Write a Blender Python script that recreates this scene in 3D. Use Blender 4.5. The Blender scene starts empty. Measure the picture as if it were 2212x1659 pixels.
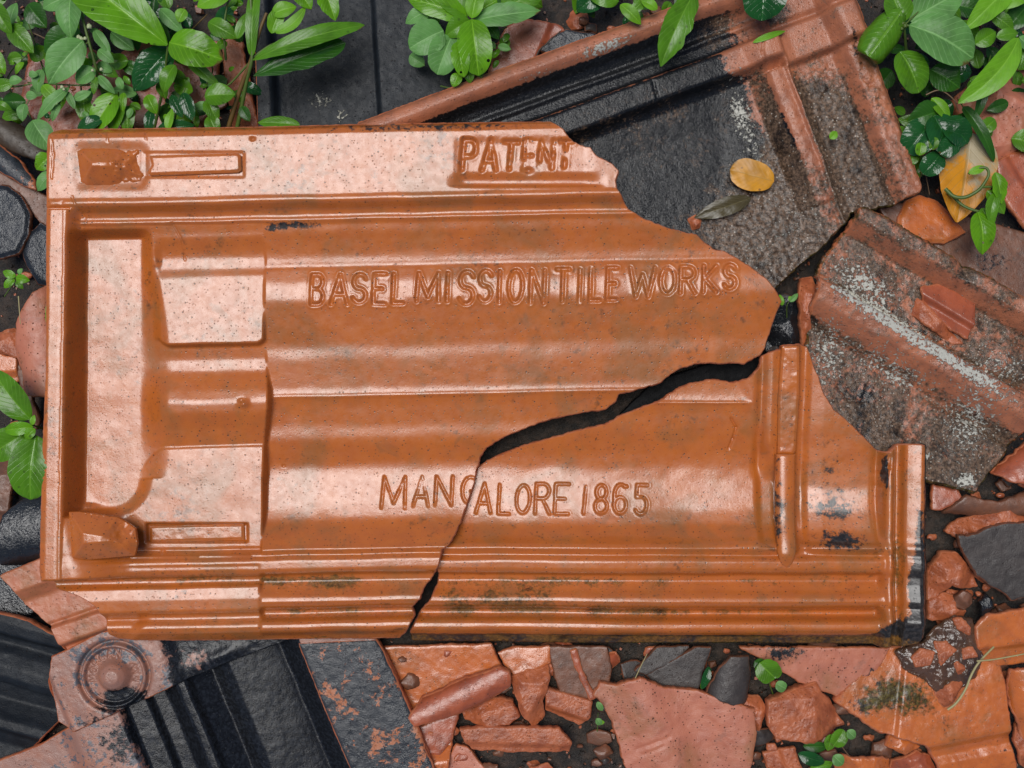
import bpy, math, random
import numpy as np
from mathutils import Vector

# ------------------------------------------------------------------ units, camera, light
# All outlines are written in "mm-ish" units U of a plan drawing of the pile (2212 x 1659 U), 1 U = 0.217 mm.
W, H = 2212.0, 1659.0
CX, CY = W / 2, H / 2
S = 0.000217
CAMH = 2600.0
rng = random.Random(7)
C = bpy.context.scene.collection
sc = bpy.context.scene

cam_d = bpy.data.cameras.new('camera')
cam = bpy.data.objects.new('camera', cam_d)
C.objects.link(cam)
cam.location = (0, 0, CAMH * S)
cam_d.sensor_fit = 'HORIZONTAL'
cam_d.angle = 2 * math.atan(CX / CAMH)
cam_d.clip_start = 0.01
cam_d.clip_end = 100
sc.camera = cam

SUN_TILT, SUN_AZ = 13.0, -52.0      # degrees from the zenith, towards the upper left of the picture
wd = bpy.data.worlds.new('World')
sc.world = wd
wd.use_nodes = True
wn = wd.node_tree.nodes
sky = wn.new('ShaderNodeTexSky')
sky.sky_type = 'NISHITA'
sky.sun_disc = False
sky.sun_elevation = math.radians(90 - SUN_TILT)
sky.sun_rotation = math.radians(SUN_AZ)
sky.air_density = 0.5
sky.dust_density = 0.6
wn['Background'].inputs['Strength'].default_value = 0.05
wd.node_tree.links.new(sky.outputs[0], wn['Background'].inputs['Color'])

sun_d = bpy.data.lights.new('sun', 'SUN')
sun = bpy.data.objects.new('sun', sun_d)
C.objects.link(sun)
sun_d.energy = 1.5
sun_d.angle = math.radians(33)
sun_d.color = (1.0, 0.985, 0.96)
_t, _a = math.radians(SUN_TILT), math.radians(SUN_AZ)
sun.rotation_euler = Vector((math.sin(_t) * math.sin(_a), math.sin(_t) * math.cos(_a), math.cos(_t))).to_track_quat('Z', 'Y').to_euler()
sun.location = (-0.3, 0.4, 2)

sc.view_settings.view_transform = 'Standard'
sc.view_settings.look = 'None'
sc.view_settings.exposure = 1.0
sc.view_settings.gamma = 1
sc.view_settings.use_curve_mapping = False

# ------------------------------------------------------------------ helpers
def sm(a, b, x):
    t = np.clip((x - a) / (b - a), 0, 1)
    return t * t * (3 - 2 * t)

def vnoise(x, y, seed=0):
    xi = np.floor(x).astype(np.int64); yi = np.floor(y).astype(np.int64)
    fx = x - xi; fy = y - yi
    fx = fx * fx * (3 - 2 * fx); fy = fy * fy * (3 - 2 * fy)
    def hsh(i, j):
        n = (i * 374761393 + j * 668265263 + seed * 982451653) & 0x7fffffff
        n = ((n ^ (n >> 13)) * 1274126177) & 0x7fffffff
        n = n ^ (n >> 16)
        return (n & 0xffff) / 65535.0
    a = hsh(xi, yi); b = hsh(xi + 1, yi); c = hsh(xi, yi + 1); d = hsh(xi + 1, yi + 1)
    return (a * (1 - fx) + b * fx) * (1 - fy) + (c * (1 - fx) + d * fx) * fy

def fbm(x, y, seed=0, octv=4, gain=0.5):
    s = 0; amp = 1; tot = 0
    for k in range(octv):
        s = s + amp * vnoise(x * 2 ** k + 17.3 * k, y * 2 ** k - 9.1 * k, seed + k)
        tot += amp; amp *= gain
    return s / tot

def profile(pts, sigma=2.0):
    xs = np.array([p[0] for p in pts], float); hs = np.array([p[1] for p in pts], float)
    v = np.arange(xs[0] - 20, xs[-1] + 20, 0.5)
    h = np.interp(v, xs, hs)
    k = np.arange(-int(sigma * 8), int(sigma * 8) + 1)
    g = np.exp(-0.5 * (k * 0.5 / sigma) ** 2); g /= g.sum()
    hp = np.pad(h, len(k) // 2, mode='edge')
    h = np.convolve(hp, g, mode='valid')
    return lambda q: np.interp(q, v, h)

def wx(X, z): return (X - CX) * S * (CAMH - z) / CAMH
def wy(Y, z): return (CY - Y) * S * (CAMH - z) / CAMH
def at(X, Y, z): return Vector((wx(X, z), wy(Y, z), z * S))

def tag(o, label=None, cat=None, group=None, kind=None):
    if label: o['label'] = label
    if cat: o['category'] = cat
    if group: o['group'] = group
    if kind: o['kind'] = kind
    return o

def link(name, me, mats, loc=(0, 0, 0), parent=None):
    o = bpy.data.objects.new(name, me)
    C.objects.link(o)
    for m in mats:
        me.materials.append(m)
    o.location = loc
    if parent is not None:
        o.parent = parent
    return o

def empty(name, loc):
    o = bpy.data.objects.new(name, None)
    o.empty_display_size = 0.01
    C.objects.link(o)
    o.location = loc
    return o

def mk_mesh(name, verts, quads, matidx=None, smooth=None):
    me = bpy.data.meshes.new(name)
    n, m = len(verts), len(quads)
    me.vertices.add(n); me.loops.add(m * 4); me.polygons.add(m)
    me.vertices.foreach_set('co', np.ascontiguousarray(verts, dtype=np.float32).ravel())
    me.loops.foreach_set('vertex_index', np.ascontiguousarray(quads, dtype=np.int32).ravel())
    me.polygons.foreach_set('loop_start', np.arange(m, dtype=np.int32) * 4)
    if matidx is not None:
        me.polygons.foreach_set('material_index', np.ascontiguousarray(matidx, dtype=np.int32))
    me.update(calc_edges=True)
    me.polygons.foreach_set('use_smooth', np.ones(m, dtype=bool) if smooth is None else smooth)
    return me

def densify(poly, seg=6.0, jit=0.0, seed=0, round_r=0):
    P = [np.array(p[:2], float) for p in poly]
    J = [(p[2] if len(p) > 2 else jit) for p in poly]
    out = []
    n = len(P)
    s = 0
    for i in range(n):
        a, b = P[i], P[(i + 1) % n]
        L = np.linalg.norm(b - a)
        k = max(1, int(L / seg))
        nrm = np.array([b[1] - a[1], a[0] - b[0]]) / max(L, 1e-6)
        for q in range(k):
            t = q / k
            p = a + (b - a) * t
            if J[i] > 0:
                f = (fbm(np.array([(s + L * t) / 22.0]), np.array([seed * 3.7]), seed, 4, 0.65)[0] - 0.5) * 2.4 * J[i]
                p = p + nrm * f
            out.append(p)
        s += L
    return np.array(out)

def inside_rows(xs, ys, poly):
    M = np.zeros((len(ys), len(xs)), bool)
    x0 = poly[:, 0]; y0 = poly[:, 1]
    x1 = np.roll(x0, -1); y1 = np.roll(y0, -1)
    for r, y in enumerate(ys):
        c = (y0 <= y) != (y1 <= y)
        if not c.any(): continue
        xc = np.sort(x0[c] + (y - y0[c]) * (x1[c] - x0[c]) / (y1[c] - y0[c]))
        M[r] = (np.searchsorted(xc, xs) % 2) == 1
    return M

def nearest(px, py, poly):
    a = poly; b = np.roll(poly, -1, 0); d = b - a
    L2 = np.maximum((d ** 2).sum(1), 1e-9)
    ox = np.empty_like(px); oy = np.empty_like(py); dd = np.empty_like(px)
    for i in range(0, len(px), 4000):
        qx = px[i:i + 4000, None]; qy = py[i:i + 4000, None]
        t = np.clip(((qx - a[:, 0]) * d[:, 0] + (qy - a[:, 1]) * d[:, 1]) / L2, 0, 1)
        cx = a[:, 0] + t * d[:, 0]; cy = a[:, 1] + t * d[:, 1]
        D = (cx - qx) ** 2 + (cy - qy) ** 2
        k = D.argmin(1); r = np.arange(len(k))
        ox[i:i + 4000] = cx[r, k]; oy[i:i + 4000] = cy[r, k]; dd[i:i + 4000] = np.sqrt(D[r, k])
    return ox, oy, dd

def slab(name, poly, hfun, z0, mats, step=4.0, thick=26.0, jit=0.0, seed=0, parent=None, attrs=None,
         rnd=0.0, wall=2.0, rough_wall=3.0, seg=6.0, batter=1.5):
    """A piece of fired clay: relief hfun(X,Y) over an outline, with broken side walls."""
    P = densify(poly, seg, jit, seed)
    x0, y0 = P.min(0) - step; x1, y1 = P.max(0) + step
    xs = np.arange(x0, x1 + step, step); ys = np.arange(y0, y1 + step, step)
    M = inside_rows(xs, ys, P)
    nx, ny = len(xs), len(ys)
    cell = M[:-1, :-1] | M[1:, :-1] | M[:-1, 1:] | M[1:, 1:]
    use = np.zeros((ny, nx), bool)
    use[:-1, :-1] |= cell; use[1:, :-1] |= cell; use[:-1, 1:] |= cell; use[1:, 1:] |= cell
    X, Y = np.meshgrid(xs, ys)
    out = use & ~M
    sx, sy, _ = nearest(X[out], Y[out], P)
    X[out] = sx; Y[out] = sy
    idx = -np.ones((ny, nx), np.int64); idx[use] = np.arange(use.sum())
    vx = X[use]; vy = Y[use]
    h = hfun(vx, vy)
    if rnd > 0:
        _, _, dd = nearest(vx, vy, P)
        h = h - rnd * (1 - sm(0, rnd * 1.6, dd))
    jj, ii = np.nonzero(cell)
    q = np.stack([idx[jj, ii], idx[jj + 1, ii], idx[jj + 1, ii + 1], idx[jj, ii + 1]], 1)
    # boundary edges
    e = np.concatenate([q[:, [0, 1]], q[:, [1, 2]], q[:, [2, 3]], q[:, [3, 0]]])
    key = np.minimum(e[:, 0], e[:, 1]) * (len(vx) + 1) + np.maximum(e[:, 0], e[:, 1])
    _, inv, cnt = np.unique(key, return_inverse=True, return_counts=True)
    be = e[cnt[inv] == 1]
    bv = np.unique(be)
    nrm = np.zeros((len(vx), 2))
    dx = vx[be[:, 1]] - vx[be[:, 0]]; dy = vy[be[:, 1]] - vy[be[:, 0]]
    ex, ey = -dy, dx     # outward (faces run anticlockwise seen from above, Y points down)
    for k in (0, 1):
        np.add.at(nrm, be[:, k], np.stack([ex, ey], 1))
    nb = nrm[bv]; nb /= np.maximum(np.linalg.norm(nb, axis=1, keepdims=True), 1e-6)
    mapb = -np.ones(len(vx), np.int64); mapb[bv] = np.arange(len(bv))
    rings = [(0, 0.0), (wall * 1.2, wall), (thick * .35, wall + 1), (thick * .7, wall + .5), (thick, wall - batter)]
    V = [np.stack([vx, vy, h], 1)]
    base = len(vx); nbv = len(bv)
    for r, (t, o) in enumerate(rings):
        f = (fbm(vx[bv] / 7 + 31 * r, vy[bv] / 7 - 13 * r, seed + r, 3) - .5) * rough_wall * (0 if r == 0 else 1 if r > 1 else .4)
        V.append(np.stack([vx[bv] + nb[:, 0] * (o + f), vy[bv] + nb[:, 1] * (o + f), h[bv] - t + (f * .4 if r else 0)], 1))
    V = np.concatenate(V)
    Q = [q]; mi = [np.zeros(len(q), int)]
    for r in range(len(rings) - 1):
        a = base + r * nbv + mapb[be[:, 0]]; b = base + r * nbv + mapb[be[:, 1]]
        Q.append(np.stack([b, a, a + nbv, b + nbv], 1)); mi.append(np.ones(len(be), int))
    Q = np.concatenate(Q); mi = np.concatenate(mi)
    cxm, cym = P.mean(0)
    k = (CAMH - z0) / CAMH
    loc = Vector((wx(cxm, z0), wy(cym, z0), z0 * S))
    co = np.stack([(V[:, 0] - cxm) * S * k, -(V[:, 1] - cym) * S * k, V[:, 2] * S], 1)
    if len(mats) < 2: mi[:] = 0
    me = mk_mesh(name, co, Q, mi)
    if attrs:
        for an, fn in attrs.items():
            A = me.attributes.new(an, 'FLOAT', 'POINT')
            vals = np.zeros(len(co)); vals[:base] = fn(vx, vy)
            for r in range(len(rings)):
                vals[base + r * nbv: base + (r + 1) * nbv] = vals[:base][bv]
            A.data.foreach_set('value', vals.astype(np.float32))
    if parent is not None:
        loc = loc - parent.location
    return link(name, me, mats, loc, parent)

# ------------------------------------------------------------------ materials
class NT:
    def __init__(s, name):
        s.m = bpy.data.materials.new(name); s.m.use_nodes = True
        s.t = s.m.node_tree; s.n = s.t.nodes; s.n.clear()
        s.out = s.n.new('ShaderNodeOutputMaterial')
        s.co = s.n.new('ShaderNodeTexCoord').outputs['Object']
    def l(s, a, b): s.t.links.new(a, b)
    def node(s, typ, **kw):
        nd = s.n.new(typ)
        for k, v in kw.items():
            if k in nd.inputs:
                if hasattr(v, 'is_output'): s.l(v, nd.inputs[k])
                else: nd.inputs[k].default_value = v
            else: setattr(nd, k, v)
        return nd
    def noise(s, scale, detail=4, rough=.55, dist=0, vec=None):
        nd = s.node('ShaderNodeTexNoise', Scale=scale, Detail=detail, Roughness=rough, Distortion=dist)
        s.l(vec or s.co, nd.inputs['Vector']); return nd.outputs['Fac']
    def vor(s, scale, feat='F1', rand=1.0):
        nd = s.node('ShaderNodeTexVoronoi', Scale=scale, Randomness=rand); nd.feature = feat
        s.l(s.co, nd.inputs['Vector']); return nd
    def ramp(s, x, a, b, lo=0.0, hi=1.0):
        nd = s.n.new('ShaderNodeMapRange'); nd.interpolation_type = 'SMOOTHSTEP'
        s.l(x, nd.inputs[0])
        for i, v in zip((1, 2, 3, 4), (a, b, lo, hi)): nd.inputs[i].default_value = v
        return nd.outputs[0]
    def math(s, op, a, b=0.0, clamp=False):
        nd = s.n.new('ShaderNodeMath'); nd.operation = op; nd.use_clamp = clamp
        for i, v in enumerate((a, b)):
            if hasattr(v, 'is_output'): s.l(v, nd.inputs[i])
            else: nd.inputs[i].default_value = v
        return nd.outputs[0]
    def mix(s, f, a, b):
        nd = s.n.new('ShaderNodeMix'); nd.data_type = 'RGBA'
        for i, v in ((0, f), (6, a), (7, b)):
            if hasattr(v, 'is_output'): s.l(v, nd.inputs[i])
            else: nd.inputs[i].default_value = v if i == 0 else (*v, 1)
        return nd.outputs[2]
    def attr(s, name):
        nd = s.n.new('ShaderNodeAttribute'); nd.attribute_name = name; return nd.outputs['Fac']

def clay(name, c1, c2, stain=(.012, .013, .015), stain2=(.03, .032, .036), rough=.36, rough_var=.14, bump=.5, pits=.5,
         speck=.5, coat=.0, grain=1400, lichen=(.50, .48, .40), moss=((.035, .022, .006), (.11, .085, .02)), blotch=0.0, blotch_col=(.10, .06, .025), spec=.5, ior=1.5, big=1.0, patch=None, stain_rough=.24, mid_b=.35, spots=0.0, coat_rough=.16, grit=.0):
    t = NT(name)
    big_n = t.noise(26, 5, .6); mid = t.noise(120, 5, .6); fine = t.noise(grain, 3, .6)
    col = t.mix(t.ramp(mid, .35, .68), c1, c2)
    col = t.mix(t.math('MULTIPLY', t.ramp(big_n, .42, .7), .45 * big), col, tuple(v * .74 for v in c1))
    if blotch > 0:
        b = t.math('MULTIPLY', t.ramp(t.noise(75, 6, .7, .6), .56, .70), blotch)
        col = t.mix(b, col, blotch_col)
    if patch:
        b = t.ramp(t.math('ADD', t.noise(60, 8, .7, .3), t.math('MULTIPLY', t.math('SUBTRACT', t.noise(420, 4, .7), .5), .5)), patch[1], patch[1] + .05)
        col = t.mix(b, col, patch[0])
    if spots:
        q = t.math('ADD', t.noise(210, 5, .68), t.math('MULTIPLY', t.math('SUBTRACT', t.noise(34, 3, .5), .5), .55))
        col = t.mix(t.math('MULTIPLY', t.ramp(q, .60, .76), spots * .8), col, (.075, .036, .014))
        col = t.mix(t.math('MULTIPLY', t.ramp(t.noise(40, 5, .6, .5), .46, .70), spots * .75), col, (.24, .10, .030))
    # small dark specks and pin-holes
    v = t.vor(430); sp = t.ramp(v.outputs['Distance'], .10, .21, 1, 0)
    keep = t.ramp(t.math('ADD', v.outputs['Color'], 0), .66, .70)
    sp = t.math('MULTIPLY', sp, keep)
    v2 = t.vor(820); sp2 = t.math('MULTIPLY', t.ramp(v2.outputs['Distance'], .14, .30, 1, 0), t.ramp(t.math('ADD', v2.outputs['Color'], t.math('MULTIPLY', t.math('SUBTRACT', mid, .5), .7)), .66, .70))
    sp = t.math('MAXIMUM', sp, t.math('MULTIPLY', sp2, .8))
    col = t.mix(t.math('MULTIPLY', sp, speck), col, (.045, .022, .010))
    # fired-on soot or wet dirt with an outline of its own
    st = t.attr('stain')
    sn = t.math('ADD', t.math('MULTIPLY', t.math('SUBTRACT', t.noise(330, 6, .7), .5), 1.3), t.math('MULTIPLY', t.math('SUBTRACT', big_n, .5), .5))
    sf = t.ramp(t.math('ADD', st, t.math('MULTIPLY', sn, t.ramp(st, .0, .12))), .38, .58)
    scol = t.mix(t.ramp(t.noise(600, 4, .7), .4, .7), stain, stain2)
    col = t.mix(sf, col, scol)
    # moss film
    mo = t.attr('moss'); mf = t.ramp(t.math('ADD', mo, t.math('MULTIPLY', t.math('ADD', t.math('SUBTRACT', t.noise(500, 5, .75), .5), t.math('MULTIPLY', t.math('SUBTRACT', t.noise(64, 4, .6), .5), 1.0)), t.ramp(mo, 0, .15, 0, 1.4))), .35, .75)
    gv = t.vor(640); gs = t.math('MULTIPLY', t.ramp(gv.outputs['Distance'], .16, .30, 1, 0), t.ramp(gv.outputs['Color'], .60, .64))
    mcol = t.mix(t.ramp(t.noise(700, 4, .7), .38, .66), *moss)
    mcol = t.mix(t.math('MULTIPLY', gs, grit), mcol, (.42, .37, .30))
    mcol = t.mix(t.ramp(t.noise(90, 5, .65), .52, .70), mcol, tuple(v * .35 for v in moss[0]))
    col = t.mix(mf, col, mcol)
    # lichen crust
    li = t.attr('lichen'); ln = t.math('MULTIPLY', t.math('SUBTRACT', t.noise(620, 4, .72, .4), .5), 2.2)
    lf = t.ramp(t.math('ADD', li, t.math('MULTIPLY', ln, t.ramp(li, 0, .1))), .52, .66)
    col = t.mix(lf, col, t.mix(fine, tuple(v * .55 for v in lichen), lichen))
    bs = t.node('ShaderNodeBsdfPrincipled')
    t.l(col, bs.inputs['Base Color'])
    r = t.math('ADD', t.ramp(t.noise(300, 4, .6), .3, .7, rough - rough_var / 2, rough + rough_var / 2), t.math('MULTIPLY', lf, .35), True)
    # soot is glassy: smoother where it is thick
    r = t.math('ADD', t.math('MULTIPLY', r, t.math('SUBTRACT', 1.0, sf)), t.math('MULTIPLY', sf, stain_rough), True)
    t.l(r, bs.inputs['Roughness'])
    bs.inputs['IOR'].default_value = ior
    t.l(t.math('MULTIPLY', t.math('SUBTRACT', 1.0, t.math('MULTIPLY', t.math('MAXIMUM', sf, mf), .45)), spec), bs.inputs['Specular IOR Level'])
    if coat:
        bs.inputs['Coat Weight'].default_value = coat
        bs.inputs['Coat Roughness'].default_value = coat_rough
        bs.inputs['Coat IOR'].default_value = 1.36
    hgt = t.math('ADD', t.math('MULTIPLY', fine, .5), t.math('MULTIPLY', t.noise(380, 4, .6), mid_b))
    hgt = t.math('SUBTRACT', hgt, t.math('MULTIPLY', sp, pits))
    hgt = t.math('ADD', hgt, t.math('MULTIPLY', lf, .8))
    bp = t.node('ShaderNodeBump', Strength=bump, Distance=.0004)
    t.l(hgt, bp.inputs['Height']); t.l(bp.outputs[0], bs.inputs['Normal'])
    if coat: t.l(bp.outputs[0], bs.inputs['Coat Normal'])
    t.l(bs.outputs[0], t.out.inputs['Surface'])
    return t.m

M = {}
M['main'] = clay('wet_terracotta', (.45, .118, .018), (.41, .105, .020), rough=.31, bump=.22, pits=1.1, speck=.95, blotch=.5, blotch_col=(.20, .085, .030), stain=(.016, .014, .013), stain2=(.05, .042, .038), coat=.45, coat_rough=.10, mid_b=.12, spots=.85, stain_rough=.3, grain=1100, moss=((.085, .042, .012), (.22, .10, .022)))
M['broken'] = clay('broken_terracotta', (.52, .17, .075), (.40, .10, .038), rough=.6, bump=1.0, speck=.3, grain=900)
M['red'] = clay('red_tile_shard', (.36, .085, .034), (.24, .056, .024), coat=.3, rough=.36, bump=.55, speck=.6, blotch=.5, blotch_col=(.13, .06, .04))
M['pink'] = clay('matt_red_tile', (.45, .15, .085), (.38, .12, .07), rough=.46, bump=.7, speck=1.0, spots=.7, pits=1.5, blotch=.5, blotch_col=(.22, .10, .07))
M['orange'] = clay('orange_tile_shard', (.50, .13, .028), (.40, .10, .025), rough=.28, bump=.5, speck=.6, coat=.4, spots=.6, blotch=.5, blotch_col=(.22, .09, .03))
M['rough'] = clay('rough_broken_clay', (.42, .115, .042), (.25, .060, .022), rough=.40, mid_b=.9, bump=1.5, speck=.3, grain=700, blotch=.4, blotch_col=(.16, .05, .02))
M['brown'] = clay('muddy_tile_shard', (.17, .065, .032), (.11, .05, .03), rough=.42, bump=.7, speck=.4, blotch=.6, blotch_col=(.06, .04, .03))
M['dark'] = clay('soot_dark_tile', (.013, .016, .021), (.022, .026, .033), rough=.24, bump=1.4, speck=.2, grain=1100, coat=.0, spec=.4, patch=((.16, .085, .05), .80), big=.5)
M['darkflat'] = clay('dull_dark_tile', (.007, .009, .012), (.013, .016, .020), rough=.5, bump=.9, spec=.25, speck=.2, patch=((.16, .10, .07), .82), big=.5)
M['darkwet'] = clay('wet_black_tile', (.008, .009, .010), (.014, .015, .017), rough=.2, bump=2.0, speck=.0, grain=1000, coat=.6, patch=((.12, .05, .02), .84), big=.5)
M['gapshade'] = clay('crack_shade_tile', (.003, .003, .0035), (.006, .006, .007), rough=.6, bump=1.0, speck=0, spec=.12, big=.3)  # dull near-black: the shade in the crack is put into the colour
M['speckled'] = clay('flaking_black_tile', (.020, .023, .028), (.034, .037, .042), rough=.30, bump=1.2, speck=.2, spec=.4, patch=((.36, .12, .05), .56), big=.5)
M['mossy'] = clay('weathered_tile', (.40, .135, .062), (.27, .095, .048), rough=.40, coat=.2, bump=1.1, speck=.5, blotch=.6, blotch_col=(.13, .09, .06), stain=(.006, .0065, .007), stain2=(.014, .014, .015), lichen=(.56, .54, .46), moss=((.042, .026, .016), (.17, .105, .065)), mid_b=.6, grit=.8)
M['slate'] = clay('slaty_tile', (.036, .029, .026), (.062, .050, .044), rough=.45, bump=1.0, speck=.3, spec=.4, patch=((.17, .09, .06), .72))
M['salmon'] = clay('salmon_tile', (.46, .15, .068), (.40, .115, .050), rough=.42, bump=.6, speck=.7, spots=.7)
M['edge'] = clay('dark_broken_edge', (.20, .07, .035), (.08, .035, .02), rough=.55, bump=1.0, speck=.3)
M['greyclay'] = clay('greyed_tile', (.27, .135, .10), (.33, .14, .09), rough=.38, bump=.6, speck=.5, patch=((.09, .085, .095), .54), blotch=.5, blotch_col=(.38, .13, .05), stain=(.006, .0065, .008), stain2=(.018, .021, .027), stain_rough=.27)  # stain tones tinged blue: sky sheen put into the colour

def soil_mat():
    t = NT('wet_soil')
    n = t.noise(160, 8, .75); f = t.noise(900, 4, .7)
    col = t.mix(t.ramp(n, .4, .65), (.011, .008, .005), (.050, .031, .020))
    col = t.mix(t.ramp(f, .62, .72), col, (.13, .09, .06))
    bs = t.node('ShaderNodeBsdfPrincipled', Roughness=.5); t.l(col, bs.inputs['Base Color'])
    bp = t.node('ShaderNodeBump', Strength=1.0, Distance=.0015); t.l(t.math('ADD', n, t.math('MULTIPLY', f, .4)), bp.inputs['Height']); t.l(bp.outputs[0], bs.inputs['Normal'])
    t.l(bs.outputs[0], t.out.inputs['Surface']); return t.m
M['soil'] = soil_mat()

def leaf_mat(name, c, vein, rough=.27, trans=.25, holes=0.0, spots=0.0, spot_col=(.02, .015, .01), patch=None, bump=.25):
    t = NT(name)
    uv = t.n.new('ShaderNodeTexCoord').outputs['UV']
    mid = t.noise(90, 4, .6)
    col = t.mix(t.ramp(mid, .35, .7), c, tuple(v * .62 for v in c))
    sx = t.node('ShaderNodeSeparateXYZ'); t.l(uv, sx.inputs[0])
    av = t.math('ABSOLUTE', t.math('SUBTRACT', sx.outputs['Y'], .5))
    mr = t.ramp(av, .012, .035, 1, 0)
    ph = t.math('SUBTRACT', t.math('MULTIPLY', sx.outputs['X'], 9.0), t.math('MULTIPLY', av, 6.0))
    sv = t.math('ABSOLUTE', t.math('SUBTRACT', t.math('FRACT', ph), .5))
    side = t.ramp(sv, .02, .09, .6, 0)
    col = t.mix(t.math('MAXIMUM', mr, side), col, vein)
    col = t.mix(t.ramp(t.math('ADD', t.math('ADD', sx.outputs['X'], t.math('MULTIPLY', av, .25)), t.math('MULTIPLY', t.math('SUBTRACT', t.noise(55, 4, .7), .5), .9)), 1.06, 1.16), col, (.13, .075, .02))
    if patch:
        col = t.mix(t.ramp(t.math('ADD', t.noise(70, 6, .7), t.math('MULTIPLY', sx.outputs['X'], -.35)), patch[1], patch[1] + .15), col, patch[0])
    if spots:
        v = t.vor(300); k = t.math('MULTIPLY', t.ramp(v.outputs['Distance'], .14, .24, 1, 0), t.ramp(v.outputs['Color'], .62, .66))
        col = t.mix(t.math('MULTIPLY', k, spots), col, spot_col)
    bs = t.node('ShaderNodeBsdfPrincipled', Roughness=rough); t.l(col, bs.inputs['Base Color']); bs.inputs['Specular IOR Level'].default_value = .36
    bp = t.node('ShaderNodeBump', Strength=bump, Distance=.0006)
    t.l(t.math('ADD', t.math('MULTIPLY', t.noise(260, 3, .5), .8), t.math('MULTIPLY', t.math('MAXIMUM', mr, side), -.7)), bp.inputs['Height'])
    t.l(bp.outputs[0], bs.inputs['Normal'])
    tr = t.node('ShaderNodeBsdfTranslucent'); t.l(t.mix(.5, col, tuple(min(1, v * 1.6) for v in c)), tr.inputs['Color'])
    ms = t.node('ShaderNodeMixShader', Fac=trans); t.l(bs.outputs[0], ms.inputs[1]); t.l(tr.outputs[0], ms.inputs[2])
    res = ms.outputs[0]
    if holes:
        v = t.vor(210); k = t.math('MULTIPLY', t.ramp(v.outputs['Distance'], .15, .17, 1, 0), t.ramp(v.outputs['Color'], 1 - holes, 1 - holes + .01))
        tp = t.node('ShaderNodeBsdfTransparent'); m2 = t.node('ShaderNodeMixShader')
        t.l(k, m2.inputs[0]); t.l(res, m2.inputs[1]); t.l(tp.outputs[0], m2.inputs[2]); res = m2.outputs[0]
    t.l(res, t.out.inputs['Surface'])
    return t.m
LM = {
 'bright': leaf_mat('bright_green_leaf', (.13, .35, .008), (.19, .42, .02), holes=.32, spots=.5),
 'mid':    leaf_mat('mid_green_leaf', (.095, .26, .012), (.14, .32, .025), spots=.4, holes=.08),
 'pale':   leaf_mat('pale_green_leaf', (.145, .35, .085), (.22, .44, .14), rough=.42, bump=.4),
 'dark':   leaf_mat('dark_green_leaf', (.028, .115, .010), (.05, .16, .018), rough=.3, holes=.1),
 'gloss':  leaf_mat('glossy_dark_leaf', (.012, .080, .016), (.02, .10, .02), rough=.14, trans=.1, bump=.5),
 'lime':   leaf_mat('lime_green_leaf', (.16, .40, .015), (.21, .46, .03), rough=.38),
 'yellow': leaf_mat('yellow_dead_leaf', (.62, .27, .012), (.45, .22, .03), rough=.35, trans=.1, spots=.7, spot_col=(.12, .05, .01)),
 'yellowgrey': leaf_mat('yellow_grey_dead_leaf', (.60, .24, .01), (.40, .20, .03), rough=.4, trans=.1, patch=((.34, .27, .15), .30)),
}
def plain(name, c, rough=.5):
    t = NT(name); n = t.noise(400, 4, .6)
    bs = t.node('ShaderNodeBsdfPrincipled', Roughness=rough); t.l(t.mix(n, c, tuple(v * .5 for v in c)), bs.inputs['Base Color'])
    t.l(bs.outputs[0], t.out.inputs['Surface']); return t.m
M['stem'] = plain('green_stem', (.09, .15, .02)); M['redstem'] = plain('reddish_stem', (.16, .09, .02))
M['twig'] = plain('dry_twig', (.20, .12, .06)); M['bud'] = plain('cream_bud', (.55, .60, .35)); M['straw'] = plain('pale_straw', (.42, .36, .16))
M['wood'] = clay('rotting_wood', (.045,.028,.014), (.03,.02,.012), rough=.5, bump=1.0, grain=500)

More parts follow.
